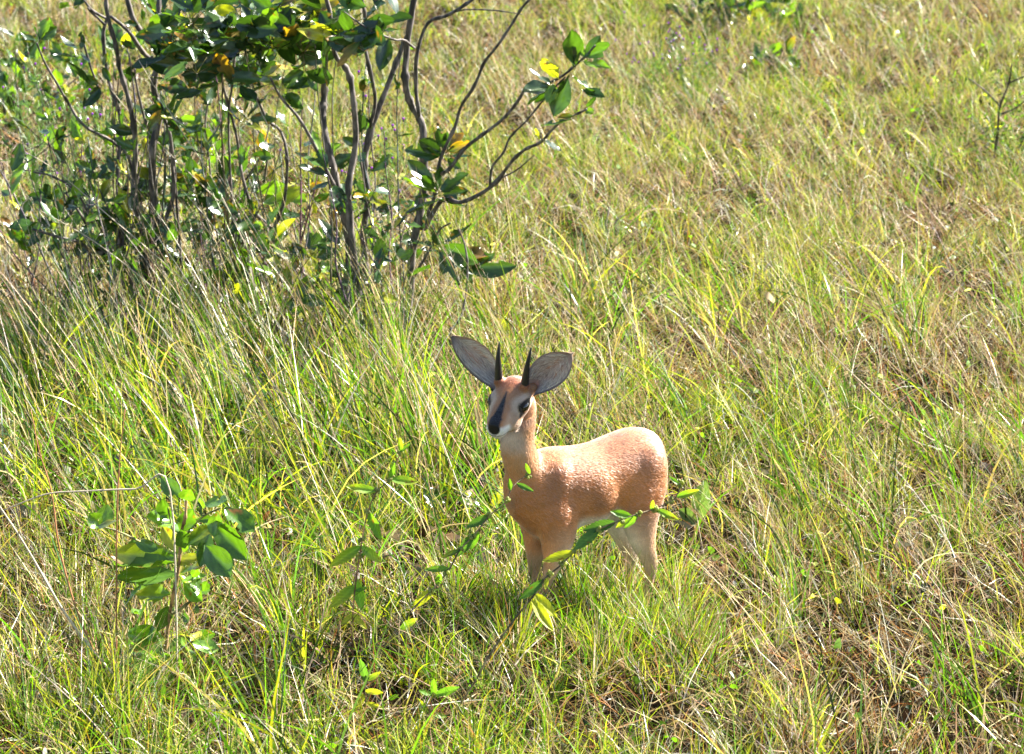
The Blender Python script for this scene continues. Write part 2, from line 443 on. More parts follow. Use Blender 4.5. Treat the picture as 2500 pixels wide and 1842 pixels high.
        for i in range(nt_):
            for k in range(ns):
                a0 = i*m+k
                fs.append((a0, a0+1, a0+m+1, a0+m)); fs.append((off+a0, off+a0+m, off+a0+m+1, off+a0+1))
            fs.append((i*m, i*m+m, off+i*m+m, off+i*m)); fs.append((i*m+ns, off+i*m+ns, off+i*m+m+ns, i*m+m+ns))
        for k in range(ns): fs.append((nt_*m+k, nt_*m+k+1, off+nt_*m+k+1, off+nt_*m+k))
        return [o[0] for o in out], fs, [o[1] for o in out]
    AV = [V]; AC = [Cc]; off = len(V); EARF = 0; EH = []
    for s in (-1, 1):
        v, f, c = ear(s)
        AV.append(np.array(v)); AC.append(np.array(c)); faces += [tuple(i + off for i in q) for q in f]; off += len(v); EARF += len(f); EH.append(np.array(v)[:23 * 17].reshape(23, 17, 3))
    AV = np.concatenate(AV); AC = np.concatenate(AC)

    m, nt, bs = nodes_of('short_coat')
    vc = nt.nodes.new('ShaderNodeVertexColor'); vc.layer_name = 'Col'
    nt.links.new(vc.outputs['Color'], bs.inputs['Base Color'])
    mr = nt.nodes.new('ShaderNodeMapRange'); mr.inputs[3].default_value = 0.28; mr.inputs[4].default_value = 0.62
    nt.links.new(vc.outputs['Alpha'], mr.inputs[0]); nt.links.new(mr.outputs[0], bs.inputs['Roughness'])
    tc = nt.nodes.new('ShaderNodeTexCoord'); mp = nt.nodes.new('ShaderNodeMapping')
    mp.inputs['Rotation'].default_value = (0, 0, yawB); mp.inputs['Scale'].default_value = (60, 420, 300)
    n1 = nt.nodes.new('ShaderNodeTexNoise'); n1.inputs['Scale'].default_value = 1; n1.inputs['Detail'].default_value = 3
    nt.links.new(tc.outputs['Object'], mp.inputs['Vector']); nt.links.new(mp.outputs[0], n1.inputs['Vector'])
    bmp = nt.nodes.new('ShaderNodeBump'); bmp.inputs['Strength'].default_value = 0.05; bmp.inputs['Distance'].default_value = 0.002
    nt.links.new(n1.outputs['Fac'], bmp.inputs['Height']); nt.links.new(bmp.outputs[0], bs.inputs['Normal'])
    bs.inputs['Specular IOR Level'].default_value = 0.2
    body = np_mesh('body', AV, faces, AC, m, root)
    body.data.materials.append(plant_mat('ear_skin', 0.6, 0.16, 0.3, tgain=(1.1, .85, .7)))
    fm_ = np.zeros(len(body.data.polygons), np.int32); fm_[-EARF:] = 1; body.data.polygons.foreach_set('material_index', fm_)

    # fur: short tapering hairs lying along the coat
    tri = np.array([f[:3] for f in faces if len(f) >= 3 and max(f) < len(V)] + [(f[0], f[2], f[3]) for f in faces if len(f) == 4 and max(f) < len(V)])
    e1 = V[tri[:, 1]] - V[tri[:, 0]]; e2 = V[tri[:, 2]] - V[tri[:, 0]]
    ar = np.linalg.norm(np.cross(e1, e2), axis=1) / 2
    rg = np.random.default_rng(3)
    cen = V[tri[:, 0]]
    wgt = ar * np.where(cen[:, 2] > .52, 2.2, 1.0)
    NF = 170000
    ti = rg.choice(len(tri), NF, p=wgt / wgt.sum())
    u_, v_ = rg.random(NF), rg.random(NF); sw = u_ + v_ > 1; u_[sw] = 1 - u_[sw]; v_[sw] = 1 - v_[sw]
    P = V[tri[ti, 0]] + e1[ti] * u_[:, None] + e2[ti] * v_[:, None]
    NN = Nn[tri[ti, 0]]; CC = Cc[tri[ti, 0]].copy()
    x, y, z = local(P); a, l, uu = hlocal(P)
    hd = ((a > -.09) & (uu > -.055) & (z > .55))
    neck = (z > .46) & ~hd & (x > .10)
    legm = z < .27
    D = -np.tile(FV, (NF, 1)) + np.array([0, 0, -.55])
    D[neck] = -FV * .25 + np.array([0, 0, -1.0]); D[legm] = np.array([0, 0, -1.0]); D[hd] = -HFn
    nz3 = np.array([tuple(noise.noise_vector(Vector(p) * 26)) for p in P]) + .6 * np.array([tuple(noise.noise_vector(Vector(p) * 9)) for p in P])
    D = D / np.linalg.norm(D, axis=1, keepdims=True) + nz3 * .12 + rg.normal(0, .12, (NF, 3))
    D = D - NN * (D * NN).sum(1, keepdims=True); D /= np.linalg.norm(D, axis=1, keepdims=True) + 1e-9
    lift = np.where(hd, .16, .09) + .06 * rg.random(NF)
    D2 = D + NN * lift[:, None]; D2 /= np.linalg.norm(D2, axis=1, keepdims=True)
    Lh = np.where(hd, .0045, np.where(legm, .006, .0095)) * (.6 + .8 * rg.random(NF))
    Lh = Lh * np.where((a > .085) & (uu > -.06) & (z > .5), .35, 1)
    ed = np.minimum(np.sqrt((a - .024) ** 2 + (uu - .000) ** 2 + (.5 * (np.abs(l) - .045)) ** 2), 1)
    keep = ~(hd & (ed < .021)) & (CC[:, 3] > .5)
    roll = rg.normal(0, .30, (NF, 1)); Wv = np.cross(D, NN); Wv = Wv * np.cos(roll) + NN * np.sin(roll); Wh = np.where(hd, .00038, .00052)[:, None]
    A = P - NN * .0006 - Wv * Wh; B = P - NN * .0006 + Wv * Wh; Tp = P + D2 * Lh[:, None]; Md = P + D * (Lh * .5)[:, None] + NN * (.0003 + lift * Lh * .30)[:, None]
    Ma = Md - Wv * Wh * .8; Mb = Md + Wv * Wh * .8
    VF = np.stack([A, B, Mb, Ma, Tp], 1)[keep]; k = len(VF)
    CC = CC[keep]; CC[:, :3] *= (.80 + .42 * rg.random((k, 1))); CC[:, 3] = 1
    CF = np.repeat(CC[:, None, :], 5, 1); CF[:, 4, :3] *= 1.15
    # pale hairs inside the ears, growing in from both margins
    eh = []; ec = []
    for g_ in EH:
        ctr_ = g_.mean((0, 1))
        for _ in range(650):
            side_ = rg.random() < .5; ti_ = rg.uniform(2, 18); i0 = int(ti_); j0 = int(rg.integers(1, 8)) if side_ else int(rg.integers(9, 16))
            p0 = g_[i0, j0]; along = g_[min(22, i0 + 3), j0] - g_[i0, j0]; along = along / (np.linalg.norm(along) + 1e-9)
            inn = g_[i0, 8] - g_[i0, j0]; inn = inn / (np.linalg.norm(inn) + 1e-9)
            d_ = along * rg.uniform(.8, 1.2) + inn * rg.uniform(.1, .6) + HFn * .25; d_ /= np.linalg.norm(d_)
            L_ = rg.uniform(.012, .028); w_ = np.cross(d_, HFn); w_ /= np.linalg.norm(w_) + 1e-9; w_ = w_ * .00035
            p0 = p0 + HFn * .0008; mid_ = p0 + d_ * L_ * .5 + HFn * .0012
            eh.append([p0 - w_, p0 + w_, mid_ + w_, mid_ - w_, p0 + d_ * L_])
            c_ = np.array([.78, .72, .66]) * rg.uniform(.65, 1.15) if rg.random() < .92 else np.array([.07, .055, .05])
            ec.append(np.tile(np.append(c_, 1), (5, 1)))
    VF = np.concatenate([VF, np.array(eh)]); CF = np.concatenate([CF, np.array(ec)]); k = len(VF)
    base = np.arange(k)[:, None] * 5
    F4 = base + np.array([[0, 1, 2, 3]]); F3 = base + np.array([[3, 2, 4, 4]])
    F3 = F3[:, :3]
    fl = [tuple(q) for q in F4.tolist()] + [tuple(q) for q in F3.tolist()]
    fm, fnt, fb = nodes_of('hair'); vv = fnt.nodes.new('ShaderNodeVertexColor'); vv.layer_name = 'Col'
    fnt.links.new(vv.outputs[0], fb.inputs['Base Color']); fb.inputs['Roughness'].default_value = 0.48; fb.inputs['Coat Weight'].default_value = 0.0; fb.inputs['Coat Roughness'].default_value = 0.45
    fb.inputs['Specular IOR Level'].default_value = 1.0; fb.inputs['Sheen Weight'].default_value = 0.75; fb.inputs['Sheen Roughness'].default_value = 0.4
    fur = np_mesh('fur', VF.reshape(-1, 3), fl, np.clip(CF.reshape(-1, 4), 0, 1), fm, root)
    fur.name = 'fur'

    # horns: near upright tapering spikes with faint rings
    hm = plain_mat('horn', (0.012, 0.012, 0.014), 0.38)
    for s in (-1, 1):
        h = MB(); p0 = hp_(-.004, s * .036, .046); tip = hp_(-.018, s * .044 + .010, .152)
        pts = [p0, p0.lerp(tip, .33) + HF * .004, p0.lerp(tip, .66) + HF * .005, tip]
        P_ = catmull(pts, 10); vs = []; n = 14
        for i, p in enumerate(P_):
            f = i / (len(P_) - 1); r = .0105 * (1 - f) ** .72 + .0008
            if f < .45: r *= 1 + .05 * math.sin(i * 2.1)
            for k2 in range(n):
                th = 2 * math.pi * k2 / n
                vs.append(tuple(p + HF * r * 1.1 * math.cos(th) + HL * r * math.sin(th)))
        m_ = len(P_)
        fs = [(i*n+k2, i*n+(k2+1) % n, (i+1)*n+(k2+1) % n, (i+1)*n+k2) for i in range(m_-1) for k2 in range(n)]
        fs.append(tuple((m_-1)*n+k2 for k2 in range(n)))
        h.add(vs, fs, [(0, 0, 0, 1)] * len(vs)); h.build('horn', hm, root)
    em = plain_mat('eye_surface', (0.006, 0.004, 0.004), 0.04, 0.9)
    for s in (-1, 1):
        e = MB(); ball(e, hp_(.023, s * .0440, .000), ((HF * 1 - HU * .25).normalized(), HL, (HU + HF * .25).normalized()), (.0172, .0130, .0148), 14)
        e.build('eye', em, root)
    return root
build_steenbok()
# ------------------------------------------------------------------ leaves
def leaf(mb, base, d, nrm, L, W, col, tipcol=None, fold=.25, droop=.3, wave=.03, nt_=9, ns=6, bites=0, shape=1.0, serr=0.0, rng=rnd, midrib=1.35, petiole=0.0, spots=0):
    """one leaf: a folded, drooping, slightly wavy blade with a paler midrib; bites eat into the margin"""
    d = Vector(d).normalized(); nrm = Vector(nrm); nrm = (nrm - d * nrm.dot(d)).normalized(); sd = d.cross(nrm)
    vs = []; cs = []; ph = rng.random() * 6; ph2 = rng.random() * 6
    p = Vector(base) + d * petiole
    step = L / nt_; dd = d.copy(); nn = nrm.copy(); asym = rng.uniform(-.08, .08)
    bt = [(rng.uniform(.15, .95), rng.choice((-1, 1)) * rng.uniform(.6, 1.0), rng.uniform(.10, .26)) for _ in range(bites)]
    sp = [(rng.uniform(.1, .95), rng.uniform(-.9, .9), rng.uniform(.06, .16)) for _ in range(spots)]
    tipc = tipcol or col
    for i in range(nt_ + 1):
        t = i / nt_
        w = W * 0.5 * (max(0.0, math.sin(math.pi * (t ** shape))) ** .75)
        if i == 0: w = W * .04
        if i == nt_: w = W * .01
        if serr and 0 < i < nt_: w *= 1 + serr * (1 if i % 2 else -1)
        for k in range(ns + 1):
            q = k / ns * 2 - 1
            lift = abs(q) * w * fold * 2 + wave * L * math.sin(ph + t * 7 + q * 1.5) * abs(q) + wave * .7 * L * math.sin(ph2 + t * 13 * (1 if q > 0 else 1.2)) * q * q
            vs.append(tuple(p + sd * (w * q * (1 + asym * (1 if q > 0 else -1))) + nn * lift))
            g = midrib if abs(q) < .01 else 1.0
            g *= 1 + .17 * math.sin(t * 42 + abs(q) * 9)                # side veins
            f = t ** 1.5 * .8 if tipcol else 0
            c = [col[j] * (1 - f) + tipc[j] * f for j in range(3)]
            for (st, sq, sr) in sp:
                if (t - st) ** 2 + ((q - sq) * .35) ** 2 < sr * sr * .25: c = [.16, .07, .02]
            if tipcol and abs(q) > .8: c = [c[j] * .5 + tipc[j] * .5 for j in range(3)]
            g *= rng.uniform(.92, 1.08)
            cs.append((min(1, c[0]*g), min(1, c[1]*g), min(1, c[2]*g), 1))
        a = -droop / nt_ * (0.4 + 1.2 * t)
        rot = Matrix.Rotation(-a, 3, sd); dd = rot @ dd; nn = rot @ nn
        p = p + dd * step
    fs = []
    for i in range(nt_):
        for k in range(ns):
            tc, qc = (i + .5) / nt_, (k + .5) / ns * 2 - 1
            if any((tc - b[0]) ** 2 * 1.0 + ((qc - b[1]) * .38) ** 2 < b[2] ** 2 * .4 for b in bt): continue
            a = i * (ns + 1) + k
            fs.append((a, a+1, a+ns+2, a+ns+1))
    mb.add(vs, fs, cs)

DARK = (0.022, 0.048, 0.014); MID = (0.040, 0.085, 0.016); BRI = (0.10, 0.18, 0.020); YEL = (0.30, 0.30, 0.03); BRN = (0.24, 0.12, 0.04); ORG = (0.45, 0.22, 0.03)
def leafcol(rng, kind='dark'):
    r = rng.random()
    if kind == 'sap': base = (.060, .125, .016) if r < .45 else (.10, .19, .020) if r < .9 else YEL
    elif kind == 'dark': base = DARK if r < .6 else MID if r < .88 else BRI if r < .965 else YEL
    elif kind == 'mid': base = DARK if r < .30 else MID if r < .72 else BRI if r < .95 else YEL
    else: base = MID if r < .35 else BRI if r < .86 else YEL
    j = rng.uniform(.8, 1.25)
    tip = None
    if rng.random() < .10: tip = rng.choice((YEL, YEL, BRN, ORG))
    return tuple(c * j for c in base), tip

def rand_dir(rng, up=0.0):
    while True:
        v = Vector((rng.uniform(-1, 1), rng.uniform(-1, 1), rng.uniform(-1, 1)))
        if .1 < v.length < 1:
            v.normalize(); v.z += up; return v.normalized()

def leaf_at(mb, base, tip, W=None, kind='dark', rng=rnd, bites=None, **kw):
    """leaf from a twig point to its tip"""
    d = tip - base; L = d.length
    W = W or L * rng.uniform(.40, .52)
    nrm = Vector((rng.uniform(-.7, .7), rng.uniform(-.9, .2), 1.0)) if rng.random() < .6 else Vector((rng.uniform(-.6, .6), -1, rng.uniform(-.1, .8)))
    col, tipc = leafcol(rng, kind)
    dr = rng.uniform(.1, .8)
    leaf(mb, base, d + Vector((0, 0, .12 * L)), nrm, L, W, col, tipc, fold=rng.uniform(.05, .3), droop=dr, wave=rng.uniform(.012, .06),
         bites=(rng.choice((0, 0, 1, 2, 3)) if bites is None else bites), shape=rng.uniform(.85, 1.15), rng=rng, spots=rng.choice((0, 0, 0, 2, 4)), **kw)

def thicket(S, px0, px1, py0, py1, Y, n, hmin=.3, hmax=.8, L=.075):
    """thin tangled twigs rising from the shrub's feet, each with a few smaller leaves"""
    r = S.rng; mb = MB()
    for i in range(n):
        a = at(r.uniform(px0, px1), r.uniform(py0, py1), Y + r.uniform(-.25, .25)); a.z = float(gz(a.x, a.y)) - .02
        h = r.uniform(hmin, hmax); b = a + Vector((r.gauss(-.05, .14) * h / .5, r.gauss(0, .10), h)); m = a.lerp(b, .5) + rand_dir(r) * .035
        P = tube(mb, [a, a.lerp(m, .5) + rand_dir(r) * .015, m, m.lerp(b, .5) + rand_dir(r) * .02, b], r.uniform(.0028, .0055), .0016, tuple(c * r.uniform(.6, 1.5) for c in BARK), sides=5, rng=r, knots=.4)
        for k in range(r.choice((1, 2, 2, 3))):
            q = P[int(len(P) * r.uniform(.4, .9))]; e = q + Vector((r.uniform(-.12, .12), r.uniform(-.06, .06), r.uniform(-.02, .12)))
            tube(mb, [q, q.lerp(e, .5) + rand_dir(r) * .012, e], .002, .0012, BARK, sides=4, rng=r)
            for j in range(r.choice((1, 2, 3))):
                d = rand_dir(r); leaf_at(S.lm, e, e + d * L * r.uniform(.7, 1.4), kind=r.choice(('dark', 'dark', 'mid')), rng=r)
        for j in range(r.choice((0, 1, 2))):
            d = rand_dir(r, .3); leaf_at(S.lm, b, b + d * L * r.uniform(.7, 1.3), kind='mid', rng=r)
    mb.build('twigs', M_bark, S.root, S.org)

def name_ok(part): return part == 'stem'

def uprights(S, px0, px1, Y, n, pys=830, top=(40, 420)):
    """long thin nearly straight shoots between the main stems, with a few side leaves"""
    r = S.rng
    for i in range(n):
        x0 = r.uniform(px0, px1); x1 = x0 + r.gauss(-15, 45); yt = r.uniform(*top); k = 5
        pix = [(x0 + (x1 - x0) * j / k + r.gauss(0, 7), pys + (yt - pys) * j / k) for j in range(k + 1)]
        P = S.stem(pix, Y + r.uniform(-.25, .25), Y + r.uniform(-.3, .2), r.uniform(.0030, .0065), .002, toground=True, col=tuple(c * r.uniform(.5, 1.5) for c in BARK))
        for j in range(r.choice((2, 4, 6))):
            q = P[int(len(P) * r.uniform(.45, .99)) - 1]; d = rand_dir(r); leaf_at(S.lm, q, q + d * r.uniform(.06, .12), kind=r.choice(('dark', 'mid')), rng=r)

class Shrub:
    def __init__(s, name, label, cat, base, group=None, mat=None, leafmat=None):
        s.root = thing(name, label, cat, base, group); s.org = Vector(base); s.rng = random.Random(len(label) * 7 + int(abs(base[0]) * 100)); s.lm = MB()
        s.mat = mat or M_bark; s.leafmat = leafmat or M_leaf; s.tips = []
    def stem(s, pix, Y0, Y1, r0, r1, part='stem', toground=False, col=BARK, knots=.5, **kw):
        n = len(pix); pts = [at(p[0], p[1], Y0 + (Y1 - Y0) * i / max(1, n - 1)) for i, p in enumerate(pix)]
        for i in range(1, n - 1):
            pts[i] += Vector((s.rng.gauss(0, 1), 2.5 * s.rng.gauss(0, 1), s.rng.gauss(0, 1))) * min(.006, r0 * .5)
        if toground:
            g = pts[0]; pts.insert(0, Vector((g.x + s.rng.uniform(-.02, .02), g.y + s.rng.uniform(-.02, .03), float(gz(g.x, g.y)) - .03)))
        k_ = .82 if name_ok(part) else 1; mb = MB(); P = tube(mb, pts, r0 * k_, r1 * k_, col, knots=knots, rng=s.rng, **kw)
        mb.build(part, s.mat, s.root, s.org)
        return P
    def cluster(s, items, kind='dark'):
        """items: list of (base px, py, tip px, py, Y)"""
        mb = s.lm
        for it in items:
            b = at(it[0], it[1], it[4]); tp = at(it[2], it[3], it[4] + s.rng.uniform(-.05, .05))
            leaf_at(mb, b, tp, kind=(it[5] if len(it) > 5 else kind), rng=s.rng)
            tube(mb, [b + (b - tp).normalized() * .012, b + (tp - b) * .06], .0016, .0012, (.18, .17, .05), sides=4, smooth=False)
    def finish(s):
        s.lm.build('foliage', s.leafmat, s.root, s.org)
    def whorl(s, px, py, Y, n, L=.11, kind='dark', spread=None, up=.25, R0=None):
        """n leaves round a twig end at a pixel"""
        mb = s.lm; c = at(px, py, Y); ph = s.rng.random() * 6
        for i in range(n):
            th = ph + i * 2.4; d = Vector((math.cos(th), math.sin(th) * .8, s.rng.uniform(-.5, .8) + up)).normalized()
            b = c + d * .012 + rand_dir(s.rng) * (R0 or .02)
            leaf_at(mb, b, b + d * L * s.rng.uniform(.65, 1.15), kind=kind, rng=s.rng)
            tube(mb, [c, b], .0018, .0013, (.14, .13, .06), sides=4, smooth=False)

def gpt(px, py):
    p = on_ground(px, py); p.z = float(gz(p.x, p.y)); return p

# ---- right-hand shrub (the largest stems)
Yr = on_ground(900, 858).y
S = Shrub('shrub', 'shrub nearest the antelope with thick grey stems and a long leafy branch reaching right', 'shrub', gpt(905, 858), 'broad-leaved shrubs at the left')
st = S.stem
st([(840, 800), (837, 712), (845, 610), (832, 483), (817, 417), (802, 356), (797, 285), (786, 229), (797, 127), (790, 30), (800, -60)], Yr, Yr + .05, .021, .011, toground=True)
st([(868, 790), (863, 686), (852, 483), (868, 356), (863, 254), (847, 178), (827, 127), (797, 30), (780, -50)], Yr - .05, Yr - .15, .017, .009, toground=True)
st([(893, 800), (888, 686), (883, 585), (893, 483), (890, 400), (903, 315), (944, 228), (975, 132), (1000, 60), (1010, -40)], Yr + .1, Yr + .2, .018, .010, toground=True)
st([(903, 310), (911, 244), (908, 163), (888, 97), (890, 40), (880, -30)], Yr + .12, Yr - .02, .009, .006)
st([(985, 830), (1000, 712), (1005, 636), (1025, 549), (1030, 483), (1038, 407), (1036, 356), (1025, 300), (1005, 254), (995, 203), (1000, 127), (1005, 51), (1015, -20)], Yr, Yr - .1, .019, .013, toground=True)
st([(1023, 285), (1013, 219), (1018, 132), (1046, 61), (1086, 41), (1122, 23), (1168, -10)], Yr - .08, Yr - .2, .0085, .006)
st([(1108, 30), (1142, 23), (1210, 25), (1277, 36)], Yr - .16, Yr - .3, .004, .002)
st([(1028, 560), (1062, 500), (1066, 450), (1069, 432), (1076, 386), (1107, 315), (1122, 264), (1158, 214), (1183, 158), (1214, 107), (1249, 61), (1275, 20), (1303, -10)], Yr - .02, Yr - .35, .0075, .004, part='branch')
st([(1075, 425), (1095, 415), (1137, 366), (1188, 325), (1234, 285), (1270, 244), (1290, 211), (1336, 208), (1376, 183), (1427, 142), (1453, 112)], Yr - .12, Yr - .45, .007, .0035, part='branch')
st([(1035, 560), (1060, 510), (1086, 488), (1122, 493), (1173, 478), (1214, 442), (1249, 402), (1280, 366), (1320, 341), (1361, 305), (1407, 280), (1432, 267)], Yr - .03, Yr - .45, .009, .0035, part='branch')
st([(1196, 452), (1201, 407), (1229, 371), (1249, 336), (1285, 295), (1320, 254), (1351, 219), (1381, 188)], Yr - .2, Yr - .42, .0045, .0025, part='branch')
st([(1225, 435), (1262, 412), (1305, 379)], Yr - .22, Yr - .3, .003, .0018, part='branch')
st([(1100, 812), (1107, 800), (1127, 770), (1137, 720), (1140, 661), (1137, 600), (1120, 560)], Yr - .30, Yr - .2, .0045, .003, toground=True, part='branch')
st([(1000, 690), (1040, 620), (1070, 560), (1100, 545)], Yr, Yr - .2, .006, .003, part='branch')
st([(830, 480), (800, 420), (740, 300), (690, 240), (660, 190)], Yr, Yr - .2, .008, .004, part='branch')
st([(1012, 118), (985, 100), (960, 95), (900, 70), (840, 30)], Yr - .1, Yr - .3, .005, .003, part='branch')
# a long dead thin stalk is built with the grasses; leaves:
Yl = Yr - .12
S.cluster([(1078, 372, 1010, 345, Yl), (1078, 378, 985, 378, Yl), (1085, 368, 1062, 310, Yl), (1092, 365, 1100, 318, Yl), (1090, 360, 1135, 335, Yl), (1095, 370, 1150, 348, Yl),
           (1100, 378, 1185, 362, Yl), (1098, 382, 1150, 395, Yl), (1092, 388, 1120, 412, Yl), (1080, 385, 1035, 372, Yl)])
S.cluster([(1060, 452, 980, 405, Yl, 'mid'), (1062, 470, 975, 468, Yl, 'mid'), (1070, 465, 1062, 402, Yl, 'mid'), (1060, 460, 1020, 425, Yl), (1075, 470, 1150, 435, Yl), (1080, 478, 1140, 470, Yl), (1070, 485, 1128, 520, Yl),
           (1068, 490, 1000, 545, Yl), (1062, 480, 1010, 495, Yl, 'mid'), (1078, 492, 1130, 505, Yl)])
S.cluster([(1072, 600, 1065, 545, Yl), (1085, 590, 1170, 575, Yl), (1085, 600, 1180, 650, Yl), (1100, 610, 1185, 655, Yl), (1075, 612, 1115, 700, Yl), (1090, 620, 1155, 680, Yl, 'mid'), (1130, 650, 1260, 665, Yl), (1125, 655, 1150, 700, Yl),
           (1060, 600, 995, 605, Yl), (1120, 640, 1175, 612, Yl), (1070, 615, 1025, 620, Yl), (1140, 655, 1215, 630, Yl)])
S.cluster([(1052, 650, 1000, 690, Yl, 'mid'), (830, 600, 768, 545, Yl), (832, 610, 775, 640, Yl), (905, 610, 965, 585, Yl)])
Ye = Yr - .42
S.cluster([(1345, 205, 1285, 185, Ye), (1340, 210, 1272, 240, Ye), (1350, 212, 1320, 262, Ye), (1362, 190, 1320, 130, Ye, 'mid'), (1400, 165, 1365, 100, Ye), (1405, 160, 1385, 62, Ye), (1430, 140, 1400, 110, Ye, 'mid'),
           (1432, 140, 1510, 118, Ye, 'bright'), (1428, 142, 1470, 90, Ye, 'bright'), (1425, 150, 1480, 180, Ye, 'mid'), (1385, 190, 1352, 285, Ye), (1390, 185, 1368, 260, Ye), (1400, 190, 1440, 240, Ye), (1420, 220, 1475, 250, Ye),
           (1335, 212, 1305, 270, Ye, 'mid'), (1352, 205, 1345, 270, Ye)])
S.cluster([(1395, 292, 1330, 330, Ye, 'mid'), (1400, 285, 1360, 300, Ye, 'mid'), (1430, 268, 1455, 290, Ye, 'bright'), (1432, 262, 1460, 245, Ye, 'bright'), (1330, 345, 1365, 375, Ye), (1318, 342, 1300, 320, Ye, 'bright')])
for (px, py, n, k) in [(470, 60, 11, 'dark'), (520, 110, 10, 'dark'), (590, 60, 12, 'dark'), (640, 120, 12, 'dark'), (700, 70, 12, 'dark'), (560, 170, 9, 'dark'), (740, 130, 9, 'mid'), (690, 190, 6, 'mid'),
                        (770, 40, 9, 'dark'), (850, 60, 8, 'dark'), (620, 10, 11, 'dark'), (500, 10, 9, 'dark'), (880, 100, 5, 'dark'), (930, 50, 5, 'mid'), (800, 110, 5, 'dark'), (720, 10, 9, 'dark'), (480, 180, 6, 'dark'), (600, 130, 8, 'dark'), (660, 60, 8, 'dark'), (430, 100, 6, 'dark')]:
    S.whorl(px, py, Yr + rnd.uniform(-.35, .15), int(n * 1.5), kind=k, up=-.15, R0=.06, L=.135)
S.cluster([(880, 100, 835, 175, Yr - .3), (790, 90, 775, 215, Yr - .35), (950, 95, 930, 178, Yr - .3), (905, 420, 955, 380, Yr, 'mid'), (800, 410, 712, 395, Yr - .1), (800, 415, 870, 390, Yr, 'mid'), (800, 428, 720, 430, Yr)])
uprights(S, 800, 1010, Yr, 9)
thicket(S, 780, 1040, 830, 870, Yr, 14, .2, .7)
S.finish()

# ---- middle shrub of thin dark stems
Ym = on_ground(690, 800).y
S = Shrub('shrub', 'slender shrub of thin dark forking stems between the two thicker shrubs', 'shrub', gpt(690, 800), 'broad-leaved shrubs at the left')
st = S.stem
st([(697, 780), (692, 737), (671, 636), (666, 559), (625, 519), (600, 432), (575, 331), (549, 244), (544, 193), (560, 120)], Ym, Ym - .25, .010, .005, toground=True)
st([(666, 564), (697, 488), (707, 386), (681, 331), (656, 295), (625, 240), (610, 190)], Ym - .1, Ym - .2, .0085, .005)
st([(585, 800), (575, 690), (575, 559), (559, 305), (564, 203), (575, 120)], Ym - .1, Ym - .25, .007, .0045, toground=True)
st([(645, 445), (651, 376), (636, 325), (600, 295)], Ym + .1, Ym - .1, .005, .003)
st([(600, 440), (640, 380), (652, 330), (660, 290)], Ym - .05, Ym, .004, .003)
st([(520, 800), (520, 600), (512, 420), (500, 300), (520, 200)], Ym + .1, Ym, .006, .004, toground=True)
S.cluster([(600, 290, 545, 250, Ym - .2), (605, 285, 665, 245, Ym - .2), (610, 292, 675, 300, Ym - .2), (600, 300, 640, 330, Ym - .2), (598, 285, 590, 230, Ym - .2), (590, 300, 530, 270, Ym - .2)])
S.cluster([(570, 430, 530, 370, Ym, 'mid'), (575, 440, 530, 420, Ym, 'mid'), (580, 430, 610, 370, Ym, 'bright'), (600, 460, 570, 520, Ym, 'mid'), (625, 470, 700, 455, Ym, 'bright'), (640, 500, 760, 480, Ym, 'bright'), (660, 520, 720, 540, Ym, 'mid'), (640, 440, 700, 420, Ym, 'mid')])
for (px, py, n, k) in [(540, 200, 7, 'dark'), (600, 180, 6, 'dark'), (500, 420, 6, 'mid'), (460, 470, 6, 'dark'), (510, 500, 5, 'dark'), (440, 350, 4, 'mid'), (690, 470, 4, 'bright'), (520, 380, 4, 'dark'), (760, 620, 4, 'dark'), (620, 190, 6, 'dark')]:
    S.whorl(px, py, Ym + rnd.uniform(-.2, .3), int(n * 1.4), kind=k, L=.11)
uprights(S, 500, 740, Ym, 12)
thicket(S, 480, 760, 790, 840, Ym, 34, .2, .8)
S.finish()

# ---- left shrub
Yf = on_ground(350, 815).y
S = Shrub('shrub', 'leftmost of the three shrubs, its upright trunk forking near the top edge', 'shrub', gpt(350, 815), 'broad-leaved shrubs at the left')
st = S.stem
st([(352, 800), (366, 636), (381, 585), (376, 458), (379, 356), (381, 280), (376, 203), (376, 127), (356, 92), (325, 51), (305, -20)], Yf, Yf - .15, .022, .011, toground=True)
st([(376, 127), (386, 76), (392, 20), (395, -40)], Yf - .1, Yf - .05, .012, .009)
st([(372, 150), (350, 120), (320, 75), (270, 40)], Yf - .12, Yf - .25, .010, .006, part='branch')
st([(351, 559), (325, 483), (330, 356), (315, 244), (295, 178), (280, 112), (264, 25), (262, -30)], Yf - .05, Yf - .2, .013, .008)
st([(268, 50), (225, 27), (205, 0)], Yf - .15, Yf - .2, .006, .005)
st([(255, 60), (222, 30), (215, 20)], Yf - .12, Yf - .2, .006, .005)
st([(300, 700), (295, 559), (290, 407), (290, 305), (270, 203), (254, 102), (262, 40)], Yf + .05, Yf, .012, .007, toground=True)
st([(340, 780), (330, 737), (305, 636), (239, 610), (203, 529), (160, 470)], Yf - .05, Yf - .3, .012, .005)
st([(350, 600), (330, 480), (315, 386), (275, 346), (203, 305), (168, 254), (137, 203), (102, 153), (90, 105)], Yf + .05, Yf - .2, .009, .004)
st([(395, 560), (425, 480), (420, 400), (415, 330), (395, 260), (385, 240)], Yf, Yf - .1, .010, .006, toground=False)
st([(445, 800), (440, 610), (430, 480), (425, 380)], Yf + .1, Yf, .008, .006, toground=True)
st([(370, 330), (352, 290), (335, 200), (330, 170)], Yf, Yf - .1, .006, .004)
st([(415, 98), (440, 30), (448, -20)], Yf - .2, Yf - .2, .005, .004)
st([(245, 230), (220, 160), (200, 90)], Yf - .1, Yf - .2, .005, .003, part='branch')
st([(290, 600), (240, 620), (190, 590), (140, 575), (80, 560)], Yf - .1, Yf - .4, .008, .004, part='branch')
